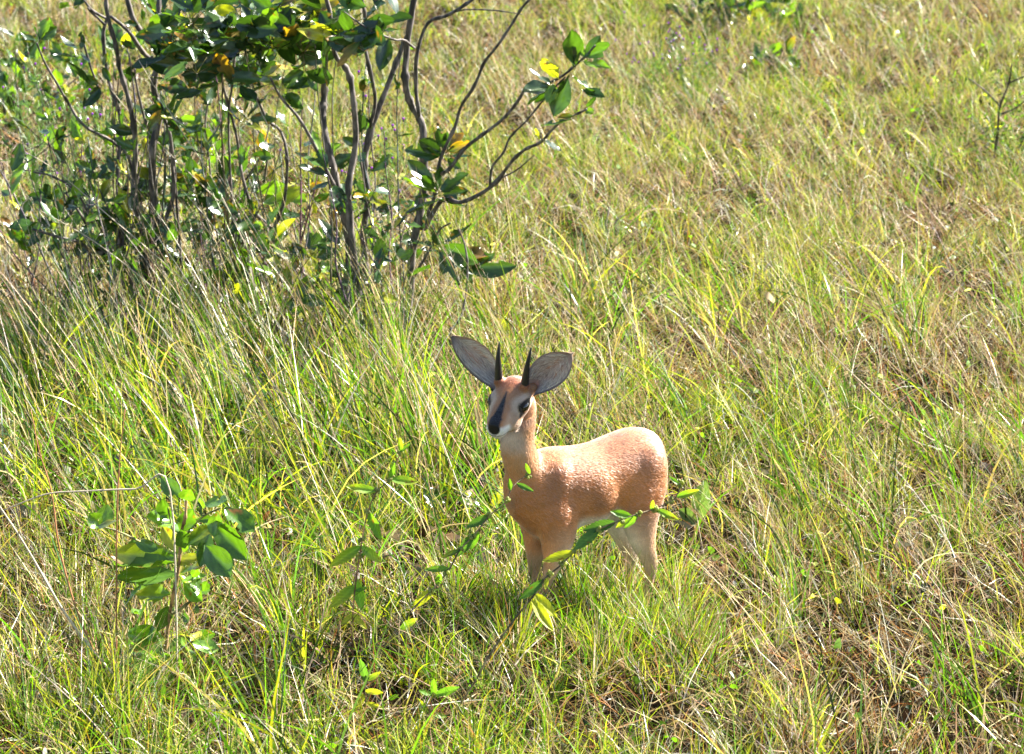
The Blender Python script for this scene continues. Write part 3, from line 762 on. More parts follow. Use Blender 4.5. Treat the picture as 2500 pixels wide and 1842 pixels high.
st([(80, 420), (130, 430), (190, 470), (225, 545)], Yf - .3, Yf - .2, .003, .005, part='branch')
S.cluster([(90, 100, 45, 95, Yf - .2), (95, 98, 75, 60, Yf - .2), (100, 95, 125, 45, Yf - .2, 'bright'), (100, 98, 140, 70, Yf - .2, 'bright'), (95, 100, 100, 75, Yf - .2, 'mid')])
S.cluster([(190, 120, 140, 105, Yf - .2), (185, 140, 130, 145, Yf - .2), (195, 125, 215, 160, Yf - .2), (200, 120, 200, 75, Yf - .2), (225, 210, 150, 175, Yf - .2), (240, 205, 195, 190, Yf - .2, 'mid'), (270, 200, 250, 165, Yf - .2, 'bright'), (245, 215, 205, 270, Yf - .2),
           (250, 160, 268, 130, Yf - .2), (280, 165, 290, 200, Yf - .2, 'bright')])
S.cluster([(350, 165, 410, 160, Yf - .3), (375, 190, 430, 215, Yf - .2), (420, 100, 400, 60, Yf - .2), (425, 210, 465, 250, Yf - .1), (455, 230, 415, 235, Yf - .1), (330, 120, 290, 100, Yf - .2), (335, 60, 300, 60, Yf - .2, 'mid'), (350, 50, 345, 20, Yf - .2, 'mid'), (340, 120, 365, 75, Yf - .1, 'mid')])
S.cluster([(60, 400, 45, 480, Yf - .3, 'bright'), (50, 350, 30, 420, Yf - .3, 'mid'), (80, 400, 85, 450, Yf - .3, 'mid'), (30, 360, 5, 340, Yf - .3), (200, 435, 185, 490, Yf - .3), (215, 440, 240, 480, Yf - .3), (225, 435, 250, 425, Yf - .3, 'mid')])
S.cluster([(80, 545, 30, 570, Yf - .3), (110, 560, 75, 610, Yf - .3), (120, 560, 145, 545, Yf - .3), (190, 580, 245, 560, Yf - .3), (230, 600, 285, 590, Yf - .3), (240, 660, 200, 700, Yf - .2), (235, 660, 245, 690, Yf - .2), (160, 545, 190, 530, Yf - .3, 'mid')])
S.cluster([(370, 290, 350, 330, Yf, 'bright'), (375, 370, 345, 400, Yf, 'bright'), (365, 345, 385, 300, Yf, 'mid'), (340, 365, 300, 400, Yf, 'bright'), (345, 270, 325, 285, Yf, 'bright')])
for (px, py, n, k) in [(440, 90, 7, 'dark'), (410, 140, 7, 'dark'), (455, 150, 7, 'dark'), (400, 40, 5, 'dark'), (360, 20, 4, 'mid'), (300, 120, 4, 'mid'), (420, 280, 5, 'mid'), (450, 320, 5, 'mid'), (395, 470, 4, 'dark'), (180, 20, 3, 'mid'), (150, 540, 5, 'dark'), (280, 350, 3, 'mid'), (60, 600, 3, 'mid'), (470, 230, 4, 'dark')]:
    S.whorl(px, py, Yf + rnd.uniform(-.25, .2), int(n * 1.4), kind=k, L=.11)
uprights(S, 200, 480, Yf, 14)
thicket(S, 60, 480, 800, 850, Yf, 46, .25, .95)
S.finish()

# ---- leafy bushes behind (blurred): low mounds of the same broad leaves
def mound(label, px, py, wid, hgt, n, kind='mid', L=.11, name='leafy_bush', sticks=5, group='low bushes in the grass behind'):
    g = gpt(px, py); S = Shrub(name, label, 'bush', g, group)
    r = S.rng
    for i in range(sticks):
        mb = MB(); a = Vector((g.x + r.uniform(-.3, .3) * wid, g.y + r.uniform(-.1, .1), g.z - .02))
        b = Vector((g.x + r.uniform(-.8, .8) * wid, g.y + r.uniform(-.3, .3) * wid, g.z + hgt * r.uniform(.6, .95)))
        tube(mb, [a, (a + b) / 2 + rand_dir(r) * .04, b], .008, .003, BARK, rng=r); mb.build('stem', M_bark, S.root, S.org)
    mb = MB()
    for i in range(n):
        th = r.random() * 6.28; q = math.sqrt(r.random())
        c = g + Vector((math.cos(th) * q * wid, math.sin(th) * q * wid * .6, hgt * (.1 + .9 * r.random()) * (1 - .5 * q * q)))
        d = rand_dir(r, .2); leaf_at(mb, c, c + d * L * r.uniform(.6, 1.1), kind=kind, rng=r)
    mb.build('foliage', M_leaf, S.root, S.org)
mound('blurred leafy bush at the far left edge behind the leftmost shrub', 75, 330, .42, .55, 210, 'mid')
mound('low dark leafy bush seen between the stems of the leftmost and middle shrubs', 480, 400, .20, .25, 60, 'mid')
mound('dark bush cut off by the top edge right of centre, on a thick short trunk', 1800, 90, .38, .5, 160, 'mid', L=.13)
mound('small clump of pale glinting broad leaves below the top right bush', 1890, 185, .16, .22, 34, 'mid', L=.12, sticks=3)
mound('low sprig of yellow-spotted leaves alone in the grass right of the centre', 1500, 590, .10, .12, 7, 'bright', L=.10, sticks=2, name='leafy_sprig', group='broad-leaved sprigs low in the grass')
mound('pair of round yellow-green leaves just behind the horns of the antelope', 1230, 850, .10, .08, 6, 'bright', L=.08, sticks=1, name='leafy_sprig', group='broad-leaved sprigs low in the grass')
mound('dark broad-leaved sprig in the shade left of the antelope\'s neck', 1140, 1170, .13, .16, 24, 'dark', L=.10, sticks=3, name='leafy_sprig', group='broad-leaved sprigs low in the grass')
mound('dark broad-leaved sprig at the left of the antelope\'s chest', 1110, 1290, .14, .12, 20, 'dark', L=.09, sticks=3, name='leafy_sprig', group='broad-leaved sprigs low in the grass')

# ---- dark twiggy bush at the right edge
g = gpt(2440, 440)
S = Shrub('twiggy_bush', 'dark-stemmed twiggy bush with tiny leaves cut off by the right edge', 'bush', g)
Yb = g.y; r = S.rng
tw = [[(2421, 425), (2435, 330), (2445, 260), (2458, 205), (2470, 157)], [(2463, 410), (2490, 360), (2510, 300), (2515, 200), (2500, 140)], [(2443, 280), (2480, 262), (2510, 240)], [(2458, 205), (2490, 192), (2520, 180)], [(2443, 262), (2410, 225), (2365, 192)],
      [(2480, 430), (2530, 330), (2560, 250)], [(2500, 262), (2540, 200), (2570, 120)]]
for i, p in enumerate(tw): S.stem(p, Yb, Yb - .1, .010 if i < 2 else .005, .003, toground=(i in (0, 1, 5)), col=(.05, .035, .03))
mb = MB()
for i in range(900):
    c = g + Vector((r.gauss(.12, .16), r.gauss(0, .14), abs(r.gauss(.16, .17))))
    d = rand_dir(r, .2); leaf(mb, c, d, rand_dir(r, .6), r.uniform(.02, .045), r.uniform(.006, .012), leafcol(r, 'mid')[0], nt_=2, ns=2, rng=r)
mb.build('foliage', M_soft, S.root, S.org)

# ---- young sapling at the lower left
g = gpt(400, 1700); Ys = g.y
S = Shrub('sapling', 'young leafy sapling with broad wavy green leaves standing alone at the lower left', 'sapling', g)
S.stem([(398, 1660), (405, 1600), (412, 1520), (425, 1440), (432, 1380), (440, 1310), (448, 1260), (455, 1215)], Ys, Ys - .06, .0065, .004, toground=True, col=(.24, .15, .07))
S.stem([(415, 1500), (440, 1490), (470, 1460), (480, 1400)], Ys, Ys, .004, .003, col=(.2, .2, .07), part='branch')
S.stem([(440, 1330), (420, 1290), (410, 1240)], Ys, Ys - .04, .003, .002, col=(.2, .2, .07), part='branch')
S.stem([(445, 1320), (490, 1270), (540, 1240)], Ys, Ys - .06, .003, .002, col=(.2, .2, .07), part='branch')
big = [(440, 1215, 395, 1175, 'bright'), (450, 1220, 470, 1190, 'mid'), (410, 1265, 395, 1215, 'mid'), (425, 1270, 345, 1285, 'dark'), (500, 1230, 560, 1235, 'mid'), (550, 1240, 615, 1315, 'dark'), (530, 1250, 530, 1310, 'mid'), (520, 1270, 605, 1370, 'bright'),
       (460, 1330, 520, 1290, 'bright'), (500, 1330, 560, 1415, 'mid'), (520, 1350, 575, 1400, 'dark'), (430, 1360, 270, 1365, 'dark'), (430, 1375, 290, 1420, 'dark'), (430, 1400, 285, 1440, 'mid'), (400, 1370, 265, 1390, 'mid'), (445, 1420, 505, 1430, 'bright'),
       (450, 1425, 495, 1475, 'bright'), (440, 1400, 505, 1395, 'bright'), (415, 1450, 350, 1480, 'dark'), (410, 1480, 385, 1540, 'mid'), (400, 1560, 300, 1560, 'mid'), (395, 1570, 305, 1600, 'mid'), (400, 1600, 345, 1580, 'dark'), (410, 1590, 470, 1570, 'bright'), (470, 1570, 520, 1600, 'mid'),
       (400, 1650, 300, 1650, 'bright'), (405, 1660, 345, 1700, 'mid'), (395, 1670, 420, 1640, 'bright'), (390, 1700, 280, 1720, 'mid'), (410, 1700, 440, 1740, 'mid'), (240, 1285, 290, 1290, 'dark'), (245, 1290, 225, 1270, 'mid'), (250, 1280, 262, 1235, 'bright'), (440, 1300, 480, 1240, 'mid'), (450, 1340, 440, 1290, 'mid')]
mbs = MB()
for (a, b_, c, d_, k) in big:
    y0 = Ys - .04 + S.rng.uniform(-.08, .06)
    p0, p1 = at(a, b_, y0), at(c, d_, y0 + S.rng.uniform(-.05, .05)); Lx = max((p1 - p0).length, .05)
    leaf_at(mbs, p0, p0 + (p1 - p0).normalized() * Lx, W=min(.066, max(.042, Lx * .6)), kind='dark' if k == 'dark' and S.rng.random() < .5 else 'sap', rng=S.rng, bites=S.rng.choice((0, 0, 1)))
for i in range(44):
    a_, b_ = S.rng.uniform(310, 520), S.rng.uniform(1230, 1720)
    a_ = 400 + (a_ - 400) * (1 if b_ < 1450 else .75)
    p0 = at(a_, b_, Ys + S.rng.uniform(-.08, .1)); d = rand_dir(S.rng)
    leaf_at(mbs, p0, p0 + d * S.rng.uniform(.045, .085), kind='sap', rng=S.rng)
mbs.build('foliage', M_leaf, S.root, S.org)
S.stem([(425, 1380), (350, 1330), (290, 1300), (245, 1285)], Ys, Ys - .05, .003, .002, col=(.2, .2, .07), part='branch')

# ---- large grey-green leaves right of the hindquarters
g = gpt(1715, 1350)
S = Shrub('broadleaf_plant', 'low plant with two large veined grey-green leaves just right of the antelope\'s hind legs', 'plant', g, leafmat=M_soft)
mb = MB(); yy = g.y
for (a, b_, c, d_, w) in [(1705, 1270, 1725, 1168, .055), (1705, 1275, 1655, 1245, .050), (1620, 1350, 1660, 1340, .04), (1690, 1400, 1700, 1360, .05)]:
    p0, p1 = at(a, b_, yy), at(c, d_, yy)
    leaf(mb, p0, p1 - p0, (-.2, -1, .6), (p1 - p0).length, w, (.075, .12, .06), None, fold=.35, droop=.2, wave=.02, nt_=14, ns=8, rng=S.rng)
mb.build('foliage', M_soft, S.root, S.org)
mb = MB(); tube(mb, [g, at(1690, 1330, yy), at(1705, 1272, yy)], .0025, .002, (.4, .36, .22)); mb.build('stem', M_soft, S.root, S.org)
# ------------------------------------------------------------------ foreground weeds with toothed leaves and bud clusters
WG = (0.115, 0.24, 0.030); WY = (0.34, 0.36, 0.03); WB = (0.28, 0.30, 0.09)
def weed(label, pix, Y0, Y1, leaves, buds, r0=.0034, r1=.0014, col=(.17, .13, .07)):
    g = gpt(pix[0][0], pix[0][1]); g = at(pix[0][0], pix[0][1], Y0); g.z = float(gz(g.x, g.y))
    S = Shrub('flowering_weed', label, 'weed', g, 'toothed-leaf weeds in front of the antelope', leafmat=M_soft); r = S.rng
    P = S.stem(pix, Y0, Y1, r0, r1, toground=True, col=col, knots=.3, sides=6)
    mb = MB()
    def near(px, py):
        best = None
        for p in P:
            q = p - Vector((0, 0, CAM_Z)); dz = q.y * math.cos(PITCH) - q.z * math.sin(PITCH)
            sx = 1250 + FPX * q.x / dz; sy = 921 - FPX * (q.y * math.sin(PITCH) + q.z * math.cos(PITCH)) / dz
            d = (sx - px) ** 2 + (sy - py) ** 2
            if best is None or d < best[0]: best = (d, p)
        return best[1]
    for it in leaves:
        a = near(it[0], it[1]); b = at(it[2], it[3], a.y + r.uniform(-.02, .02)); c = it[4] if len(it) > 4 else 'g'
        b = a + (b - a) * .88; L = (b - a).length; base = {'g': WG, 'y': WY, 'd': (.06, .13, .03)}[c]; j = r.uniform(.8, 1.2)
        leaf(mb, a, b - a + Vector((0, 0, L * .15)), (r.uniform(-.5, .5), -.9, r.uniform(.2, .9)), L, L * r.uniform(.27, .36), tuple(k * j for k in base), WY if c == 'y' or r.random() < .3 else None,
             fold=r.uniform(.1, .3), droop=r.uniform(.2, .6), wave=.012, nt_=16, ns=6, serr=.07, shape=.85, midrib=1.3, spots=r.choice((0, 2)), rng=r)
    mb.build('foliage', M_soft, S.root, S.org)
    for (px, py) in buds:
        bb = MB(); p = near(px, py)
        for k in range(7):
            c = p + rand_dir(r) * r.uniform(.003, .009); q = r.uniform(.0028, .0048)
            j = r.uniform(.7, 1.3); n0 = len(bb.v); ball(bb, c, (Vector((1, 0, 0)), Vector((0, 1, 0)), Vector((0, 0, 1))), (q, q, q * 1.2), 5)
            bb.c[n0:] = [(WB[0]*j, WB[1]*j, WB[2]*j, 1)] * (len(bb.v) - n0)
        bb.build('bud_cluster', M_soft, S.root, S.org)
Yw = on_ground(1082, 1783).y
weed('longest dark weed stem leaning right across the antelope\'s legs, with toothed green and yellow leaves',
     [(1060, 1815), (1154, 1670), (1194, 1599), (1252, 1518), (1306, 1450), (1329, 1414), (1374, 1374), (1419, 1329), (1464, 1293), (1526, 1266), (1560, 1251), (1595, 1242), (1645, 1215), (1662, 1190), (1665, 1168)], Yw, Yw + .12,
     [(1325, 1415, 1264, 1478, 'd'), (1335, 1405, 1330, 1445, 'y'), (1400, 1345, 1315, 1388, 'y'), (1410, 1335, 1395, 1330, 'y'), (1310, 1460, 1350, 1520, 'y'), (1312, 1470, 1345, 1560, 'y'), (1460, 1295, 1420, 1320, 'g'), (1500, 1280, 1420, 1312, 'd'),
      (1540, 1258, 1478, 1258, 'g'), (1545, 1256, 1505, 1300, 'd'), (1470, 1300, 1400, 1360, 'd'), (1600, 1240, 1662, 1290, 'g'), (1560, 1250, 1530, 1300, 'g'), (1650, 1210, 1720, 1205, 'g'), (1662, 1185, 1625, 1165, 'g'), (1590, 1240, 1600, 1215, 'g')],
     [(1345, 1395), (1375, 1372), (1420, 1330), (1465, 1295), (1510, 1272), (1560, 1250), (1595, 1240), (1635, 1218), (1664, 1180), (1400, 1350)])
Yw2 = on_ground(900, 1640).y
weed('pale weed stem arching up to the antelope\'s chest with small toothed leaves near its tip',
     [(890, 1650), (940, 1575), (1014, 1482), (1059, 1432), (1095, 1387), (1122, 1347), (1158, 1302), (1194, 1262), (1234, 1226), (1252, 1190), (1275, 1168), (1293, 1158)], Yw2, Yw2 + .2,
     [(1293, 1160, 1282, 1125, 'g'), (1245, 1200, 1237, 1160, 'g'), (1260, 1180, 1305, 1210, 'd'), (1195, 1262, 1135, 1300, 'd'), (1160, 1300, 1120, 1370, 'd'), (1165, 1300, 1150, 1345, 'g'), (1125, 1345, 1075, 1372, 'd'), (1100, 1385, 1030, 1405, 'g'), (1060, 1432, 1005, 1500, 'y'), (1065, 1430, 1080, 1390, 'g'), (1020, 1480, 1000, 1500, 'y'), (980, 1530, 1040, 1520, 'g')],
     [(1290, 1160), (1240, 1222), (1195, 1262), (1150, 1310), (1125, 1345), (1085, 1400), (1050, 1440)])
weed('reddish upright weed stem with toothed leaves standing between the sapling and the antelope',
     [(860, 1560), (866, 1459), (875, 1387), (884, 1316), (898, 1248), (920, 1199), (951, 1172), (978, 1104)], Yw2, Yw2 + .06,
     [(884, 1330, 800, 1400, 'g'), (882, 1340, 930, 1385, 'g'), (880, 1360, 905, 1345, 'g'), (870, 1430, 810, 1498, 'g'), (868, 1440, 905, 1440, 'g'), (872, 1420, 880, 1500, 'g'), (866, 1490, 830, 1540, 'y'), (866, 1495, 895, 1550, 'y'), (920, 1199, 830, 1200, 'g'), (950, 1172, 1030, 1195, 'g'), (952, 1170, 965, 1120, 'g'), (975, 1108, 1010, 1085, 'g'), (975, 1108, 975, 1060, 'g'), (900, 1250, 935, 1330, 'g')],
     [(978, 1106), (951, 1172), (920, 1198), (898, 1250), (884, 1316), (878, 1360)], col=(.30, .16, .09))
weed('short bright green weed sprig at the bottom edge left of the longest weed stem',
     [(1040, 1800), (1050, 1730), (1060, 1690)], Yw, Yw + .02,
     [(1055, 1700, 1062, 1645, 'g'), (1060, 1695, 1140, 1688, 'g'), (1050, 1740, 1095, 1760, 'g'), (1050, 1740, 1010, 1700, 'd'), (1058, 1698, 1010, 1690, 'g')], [(1060, 1695)])
weed('yellowing weed near the bottom edge right of the sapling',
     [(885, 1800), (890, 1730), (892, 1680), (900, 1640)], Yw, Yw + .02,
     [(890, 1700, 860, 1750, 'y'), (892, 1690, 945, 1700, 'y'), (892, 1670, 885, 1590, 'd'), (893, 1660, 940, 1640, 'd'), (890, 1720, 940, 1740, 'y'), (895, 1650, 870, 1620, 'g')], [(895, 1650)])

# ------------------------------------------------------------------ purple-flowered weeds: wiry green stems, dark buds
M_bud = plant_mat('dark_bud', 0.6, 0.0, 0.3); M_petal = plant_mat('purple_petal', 0.6, 0.3, 0.3, tgain=(1.2, 1, 1.3))
def purple_weed(label, px, py, h, n, wid, name='purple_weed', flower=.3):
    g = gpt(px, py); root = thing(name, label, 'weed', g, 'wiry purple-flowered weeds'); r = random.Random(int(px + py)); ax = (Vector((1, 0, 0)), Vector((0, 1, 0)), Vector((0, 0, 1)))
    mb = MB()
    for i in range(n):
        a = g + Vector((r.uniform(-.04, .04), r.uniform(-.04, .04), -.01)); th = r.random() * 6.28; q = wid * math.sqrt(r.random())
        tip = g + Vector((math.cos(th) * q, math.sin(th) * q * .5, h * r.uniform(.6, 1.05)))
        m1 = a.lerp(tip, .5) + Vector((0, 0, .05)) + rand_dir(r) * .02
        P = tube(mb, [a, m1, tip], .0015, .0008, (.13, .22, .07), sides=4, rng=r)
        ends = [tip]
        for k in range(4):
            s0 = P[int(len(P) * r.uniform(.35, .9))]; e = s0 + Vector((r.uniform(-.07, .07), r.uniform(-.05, .05), r.uniform(.03, .12)))
            tube(mb, [s0, e], .0008, .0006, (.13, .22, .07), sides=3, smooth=False, rng=r); ends.append(e)
        for k in range(11):
            s0 = P[int((len(P) - 1) * r.uniform(.1, .95))]
            leaf(mb, s0, rand_dir(r, .5), rand_dir(r), r.uniform(.03, .06), r.uniform(.002, .0035), (.11, .21, .055), nt_=2, ns=2, rng=r)
        for e in ends:
            if r.random() < .60: continue
            bb = MB(); n0 = len(bb.v); ball(bb, e, ax, (.0032, .0032, .0065), 6); k_ = r.choice(((.05, .04, .05), (.08, .09, .04), (.12, .07, .06))); bb.c[n0:] = [k_ + (1,)] * (len(bb.v) - n0)
            bo = bb.build('flower_bud', M_bud, root, g)
            if r.random() < flower:
                pb = MB(); n0 = len(pb.v); ball(pb, e + Vector((0, 0, .008)), ax, (.0050, .0050, .0045), 6); pb.c[n0:] = [(.30, .02, .48, 1)] * (len(pb.v) - n0)
                pb.build('petals', M_petal, bo, g)
    mb.build('stems', M_grass, root, g)
purple_weed('wiry green weed with dark buds at the left edge in front of the leftmost shrub', 120, 640, .95, 34, .28, flower=.18)
purple_weed('wiry green weed with dark buds between the left edge and the upright trunk', 230, 700, .90, 30, .26, flower=.2)
purple_weed('wiry weed with purple buds rising between the thick stems of the right shrub', 925, 700, .85, 16, .17, flower=.5)
purple_weed('wiry purple-tipped weed among the slender middle stems', 560, 720, .62, 14, .25, flower=.4)
purple_weed('pale wiry weed dotted with purple below the top right bush', 1680, 270, .45, 20, .25, flower=.6)
purple_weed('pale wiry weed dotted with purple left of the top right bush', 1570, 250, .40, 16, .30, flower=.6)

# ------------------------------------------------------------------ single long stalks that stand out
def stalk(label, pix, Y0, Y1, r0, r1, col, head=0, name='grass_stalk', group='long single stalks'):
    p0 = at(pix[0][0], pix[0][1], Y0); p0.z = float(gz(p0.x, p0.y)); r = random.Random(int(pix[0][0]))
    root = thing(name, label, 'grass stalk', p0, group); mb = MB()
    n = len(pix); pts = [p0 + Vector((0, 0, -.02))] + [at(p[0], p[1], Y0 + (Y1 - Y0) * i / (n - 1)) for i, p in enumerate(pix)]
    P = tube(mb, pts, r0, r1, col, sides=5, knots=.25, rng=r); mb.build('stem', M_dry, root, p0)
    if head:
        hb = MB()
        for i in range(head):
            s0 = P[int((len(P) - 1) * (1 - .35 * i / head))]; d = (rand_dir(r, .8))
            tube(hb, [s0, s0 + d * r.uniform(.02, .05)], .0006, .0004, col, sides=3, smooth=False, rng=r)
        hb.build('seed_head', M_dry, root, p0)
PALE = (.50, .43, .32); PINK = (.52, .38, .30); RED = (.38, .18, .09); GRN = (.16, .26, .07)
yb = on_ground(1080, 800).y
stalk('long thin dark stalk hanging in front of the shrub nearest the antelope', [(1085, 800), (1081, 763), (1074, 661), (1068, 508), (1064, 425)], yb, yb - .1, .0022, .0012, (.07, .06, .03))
yy = on_ground(1610, 640).y
stalk('single thin dark green stalk standing in the open grass right of the branch tips', [(1650, 640), (1690, 440), (1720, 280), (1735, 200)], yy, yy, .0022, .001, (.08, .13, .03))
yy = on_ground(2070, 1050).y
stalk('upright dark green stalk with one blade in the grass right of the antelope', [(2065, 1040), (2070, 960), (2090, 820), (2115, 700)], yy, yy, .0026, .0012, GRN)
yy = on_ground(1380, 1000).y
stalk('thin pale stalk standing behind the antelope\'s withers', [(1445, 1070), (1442, 1010), (1440, 950)], yy + .1, yy + .1, .0012, .0008, PALE)
yl = on_ground(280, 1740).y
stalk('tall reddish stalk standing just left of the sapling', [(283, 1740), (284, 1500), (285, 1280), (292, 1120), (305, 1000)], yl, yl + .03, .0028, .0012, RED)
stalk('reddish brown stalk bending up to the left beside the left edge', [(250, 1640), (190, 1500), (145, 1340), (125, 1200), (95, 1100), (75, 1000)], yl, yl + .03, .0030, .0012, RED, head=8)
stalk('thick pale fallen stalk slanting up to the left edge', [(390, 1760), (270, 1640), (160, 1500), (60, 1330), (-20, 1210)], yl - .05, yl - .05, .0036, .0024, PALE)
stalk('pale stalk running nearly level left from the sapling top', [(415, 1200), (330, 1195), (200, 1200), (110, 1208), (0, 1250)], yl, yl, .0024, .0016, PALE)
stalk('thin dry stalk right of the sapling base', [(740, 1690), (775, 1560), (805, 1420)], yl - .1, yl - .1, .0022, .0010, PINK)
stalk('dry stalk leaning between the sapling and the reddish weed', [(675, 1700), (690, 1600), (700, 1490)], yl - .1, yl - .1, .0022, .0012, PINK)
for i, (pp, lb) in enumerate([([(800, 720), (640, 590), (480, 440), (330, 290), (240, 180)], 'pale straw stalk crossing the upright left trunk, the upper one of the long slanting straws'),
                              ([(560, 800), (420, 660), (280, 540), (140, 420), (60, 370)], 'pale woolly straw stalk slanting across the left shrub below the fork'),
                              ([(520, 840), (370, 700), (230, 590), (90, 510)], 'lowest of the pale straw stalks slanting left in front of the leftmost shrub'),
                              ([(900, 760), (860, 640), (760, 480), (640, 280), (600, 140)], 'pale stalk rising from the right shrub base up into the canopy'),
                              ([(700, 800), (600, 600), (520, 440), (430, 300), (340, 150)], 'straw stalk crossing the middle shrub from lower right to upper left'),
                              ([(2230, 1060), (2150, 980), (2000, 830), (1950, 740)], 'pale slanting straw in the open grass at the far right')]):
    y0 = on_ground(pp[0][0], pp[0][1] + 40).y - (.35 if i < 5 else 0)
    stalk(lb, pp, y0, y0 - .1, .0024, .0011, PALE, head=14)
# ------------------------------------------------------------------ grass: numpy-built ribbons, thousands at a time
G = np.random.default_rng(11)
def vnoise(x, y, s, seed=0):
    """cheap smooth value noise in 0..1"""
    g = np.random.default_rng(seed).random((64, 64)); xs, ys = x * s + 100, y * s + 100
    i, j = np.floor(xs).astype(int), np.floor(ys).astype(int); fx, fy = xs - i, ys - j
    fx = fx * fx * (3 - 2 * fx); fy = fy * fy * (3 - 2 * fy)
    a, b, c, d = g[i % 64, j % 64], g[(i+1) % 64, j % 64], g[i % 64, (j+1) % 64], g[(i+1) % 64, (j+1) % 64]
    return (a * (1-fx) + b * fx) * (1-fy) + (c * (1-fx) + d * fx) * fy

def scatter(dens, y0=4.6, y1=24.0, far=.55, margin=.9):
    """random ground points inside the view wedge (plus a margin); density falls slowly with distance"""
    xs = []; ys = []
    edges = np.arange(y0, y1, .5)
    for e in edges:
        w = .205 * (e + .5) + margin; k = dens * (2 * w * .5) * (1.0 / (1 + max(0, e - 7.5) * far * .35))
        n = G.poisson(k); xs.append(G.uniform(-w, w, n)); ys.append(G.uniform(e, e + .5, n))
    return np.concatenate(xs), np.concatenate(ys)

def clumped(x, y, k, r):
    """keep points mostly near random tuft centres, for a tufty rather than even sward"""
    n = max(1, len(x) // k); ci = G.integers(0, len(x), n); idx = G.integers(0, n, len(x))
    rr = np.abs(G.normal(0, r, len(x))); th = G.uniform(0, 2*np.pi, len(x))
    return x[ci[idx]] + rr * np.cos(th), y[ci[idx]] + rr * np.sin(th), idx, th, rr

def blades(x, y, h, w, th0, th1, az, tw, col, tipc=None, segs=4, z=None, taper=1.6, wig=0.0):
    """ribbons: th0/th1 angle from vertical at root and tip, az heading of the lean, tw twist of the ribbon face"""
    n = len(x); V = np.zeros((n, segs + 1, 2, 3), np.float32)
    z = gz(x, y) - .004 if z is None else z
    p = np.stack([x, y, z], 1); hd = np.stack([np.cos(az), np.sin(az), np.zeros(n)], 1)
    up = np.array([0, 0, 1.0])
    for i in range(segs + 1):
        t = i / segs
        ang = th0 + (th1 - th0) * t
        if wig: ang = ang + wig * np.sin(t * 6 + tw * 5)
        d = hd * np.sin(ang)[:, None] + up * np.cos(ang)[:, None]
        sd = np.cross(d, hd * np.cos(tw)[:, None] + np.cross(hd, up) * np.sin(tw)[:, None] + up * .15)
        sd /= np.linalg.norm(sd, axis=1, keepdims=True) + 1e-9
        ww = (w * .5 * max(.06, (1 - t ** taper)) * (.75 if i == 0 else 1))[:, None]
        V[:, i, 0] = p - sd * ww; V[:, i, 1] = p + sd * ww
        p = p + d * (h / segs)[:, None]
    base = (np.arange(n) * (segs + 1) * 2)[:, None, None]
    q = (np.arange(segs) * 2)[None, :, None] + np.array([0, 1, 3, 2])[None, None, :]
    F = (base + q).reshape(-1, 4)
    Cl = np.ones((n, segs + 1, 2, 4), np.float32)
    for i in range(segs + 1):
        t = i / segs; c = col if tipc is None else col * (1 - t) + tipc * t
        Cl[:, i, :, :3] = c[:, None, :]
    return V.reshape(-1, 3), F, Cl.reshape(-1, 4), p

class Coll:
    def __init__(s): s.V = []; s.F = []; s.C = []; s.n = 0
    def add(s, V, F, Cc, *_):
        s.V.append(V); s.F.append(F + s.n); s.C.append(Cc); s.n += len(V)
    def build(s, name, mat, label, cat):
        o = np_mesh(name, np.concatenate(s.V), np.concatenate(s.F), np.clip(np.concatenate(s.C), 0, 1), mat, smooth=True)
        tag(o, label, cat, kind='stuff')

def pal(n, cols, probs):
    c = np.array(cols); k = G.choice(len(c), n, p=np.array(probs) / sum(probs))
    return c[k] * G.uniform(.72, 1.28, (n, 1)) * (1 + G.normal(0, .05, (n, 3)))
LG = (.110, .235, .016); YG = (.300, .330, .035); DG = (.016, .036, .008); BG = (.060, .125, .045); ST = (.520, .420, .220); PK = (.480, .340, .230); OR = (.420, .190, .060); WH = (.720, .680, .560); BR = (.035, .020, .010)
LEAN = math.radians(165)     # the wind has laid the long stems towards the left and a little away

def sb_clear(x, y, r=.16, back=0.0):
    """True where nothing tall may stand: under and against the antelope"""
    dx, dy = x - SB.x, y - SB.y; a = dx * BF.x + dy * BF.y; b = dx * BL.x + dy * BL.y
    return (np.abs(b) < r) & (a > -.30) & (a < .30)

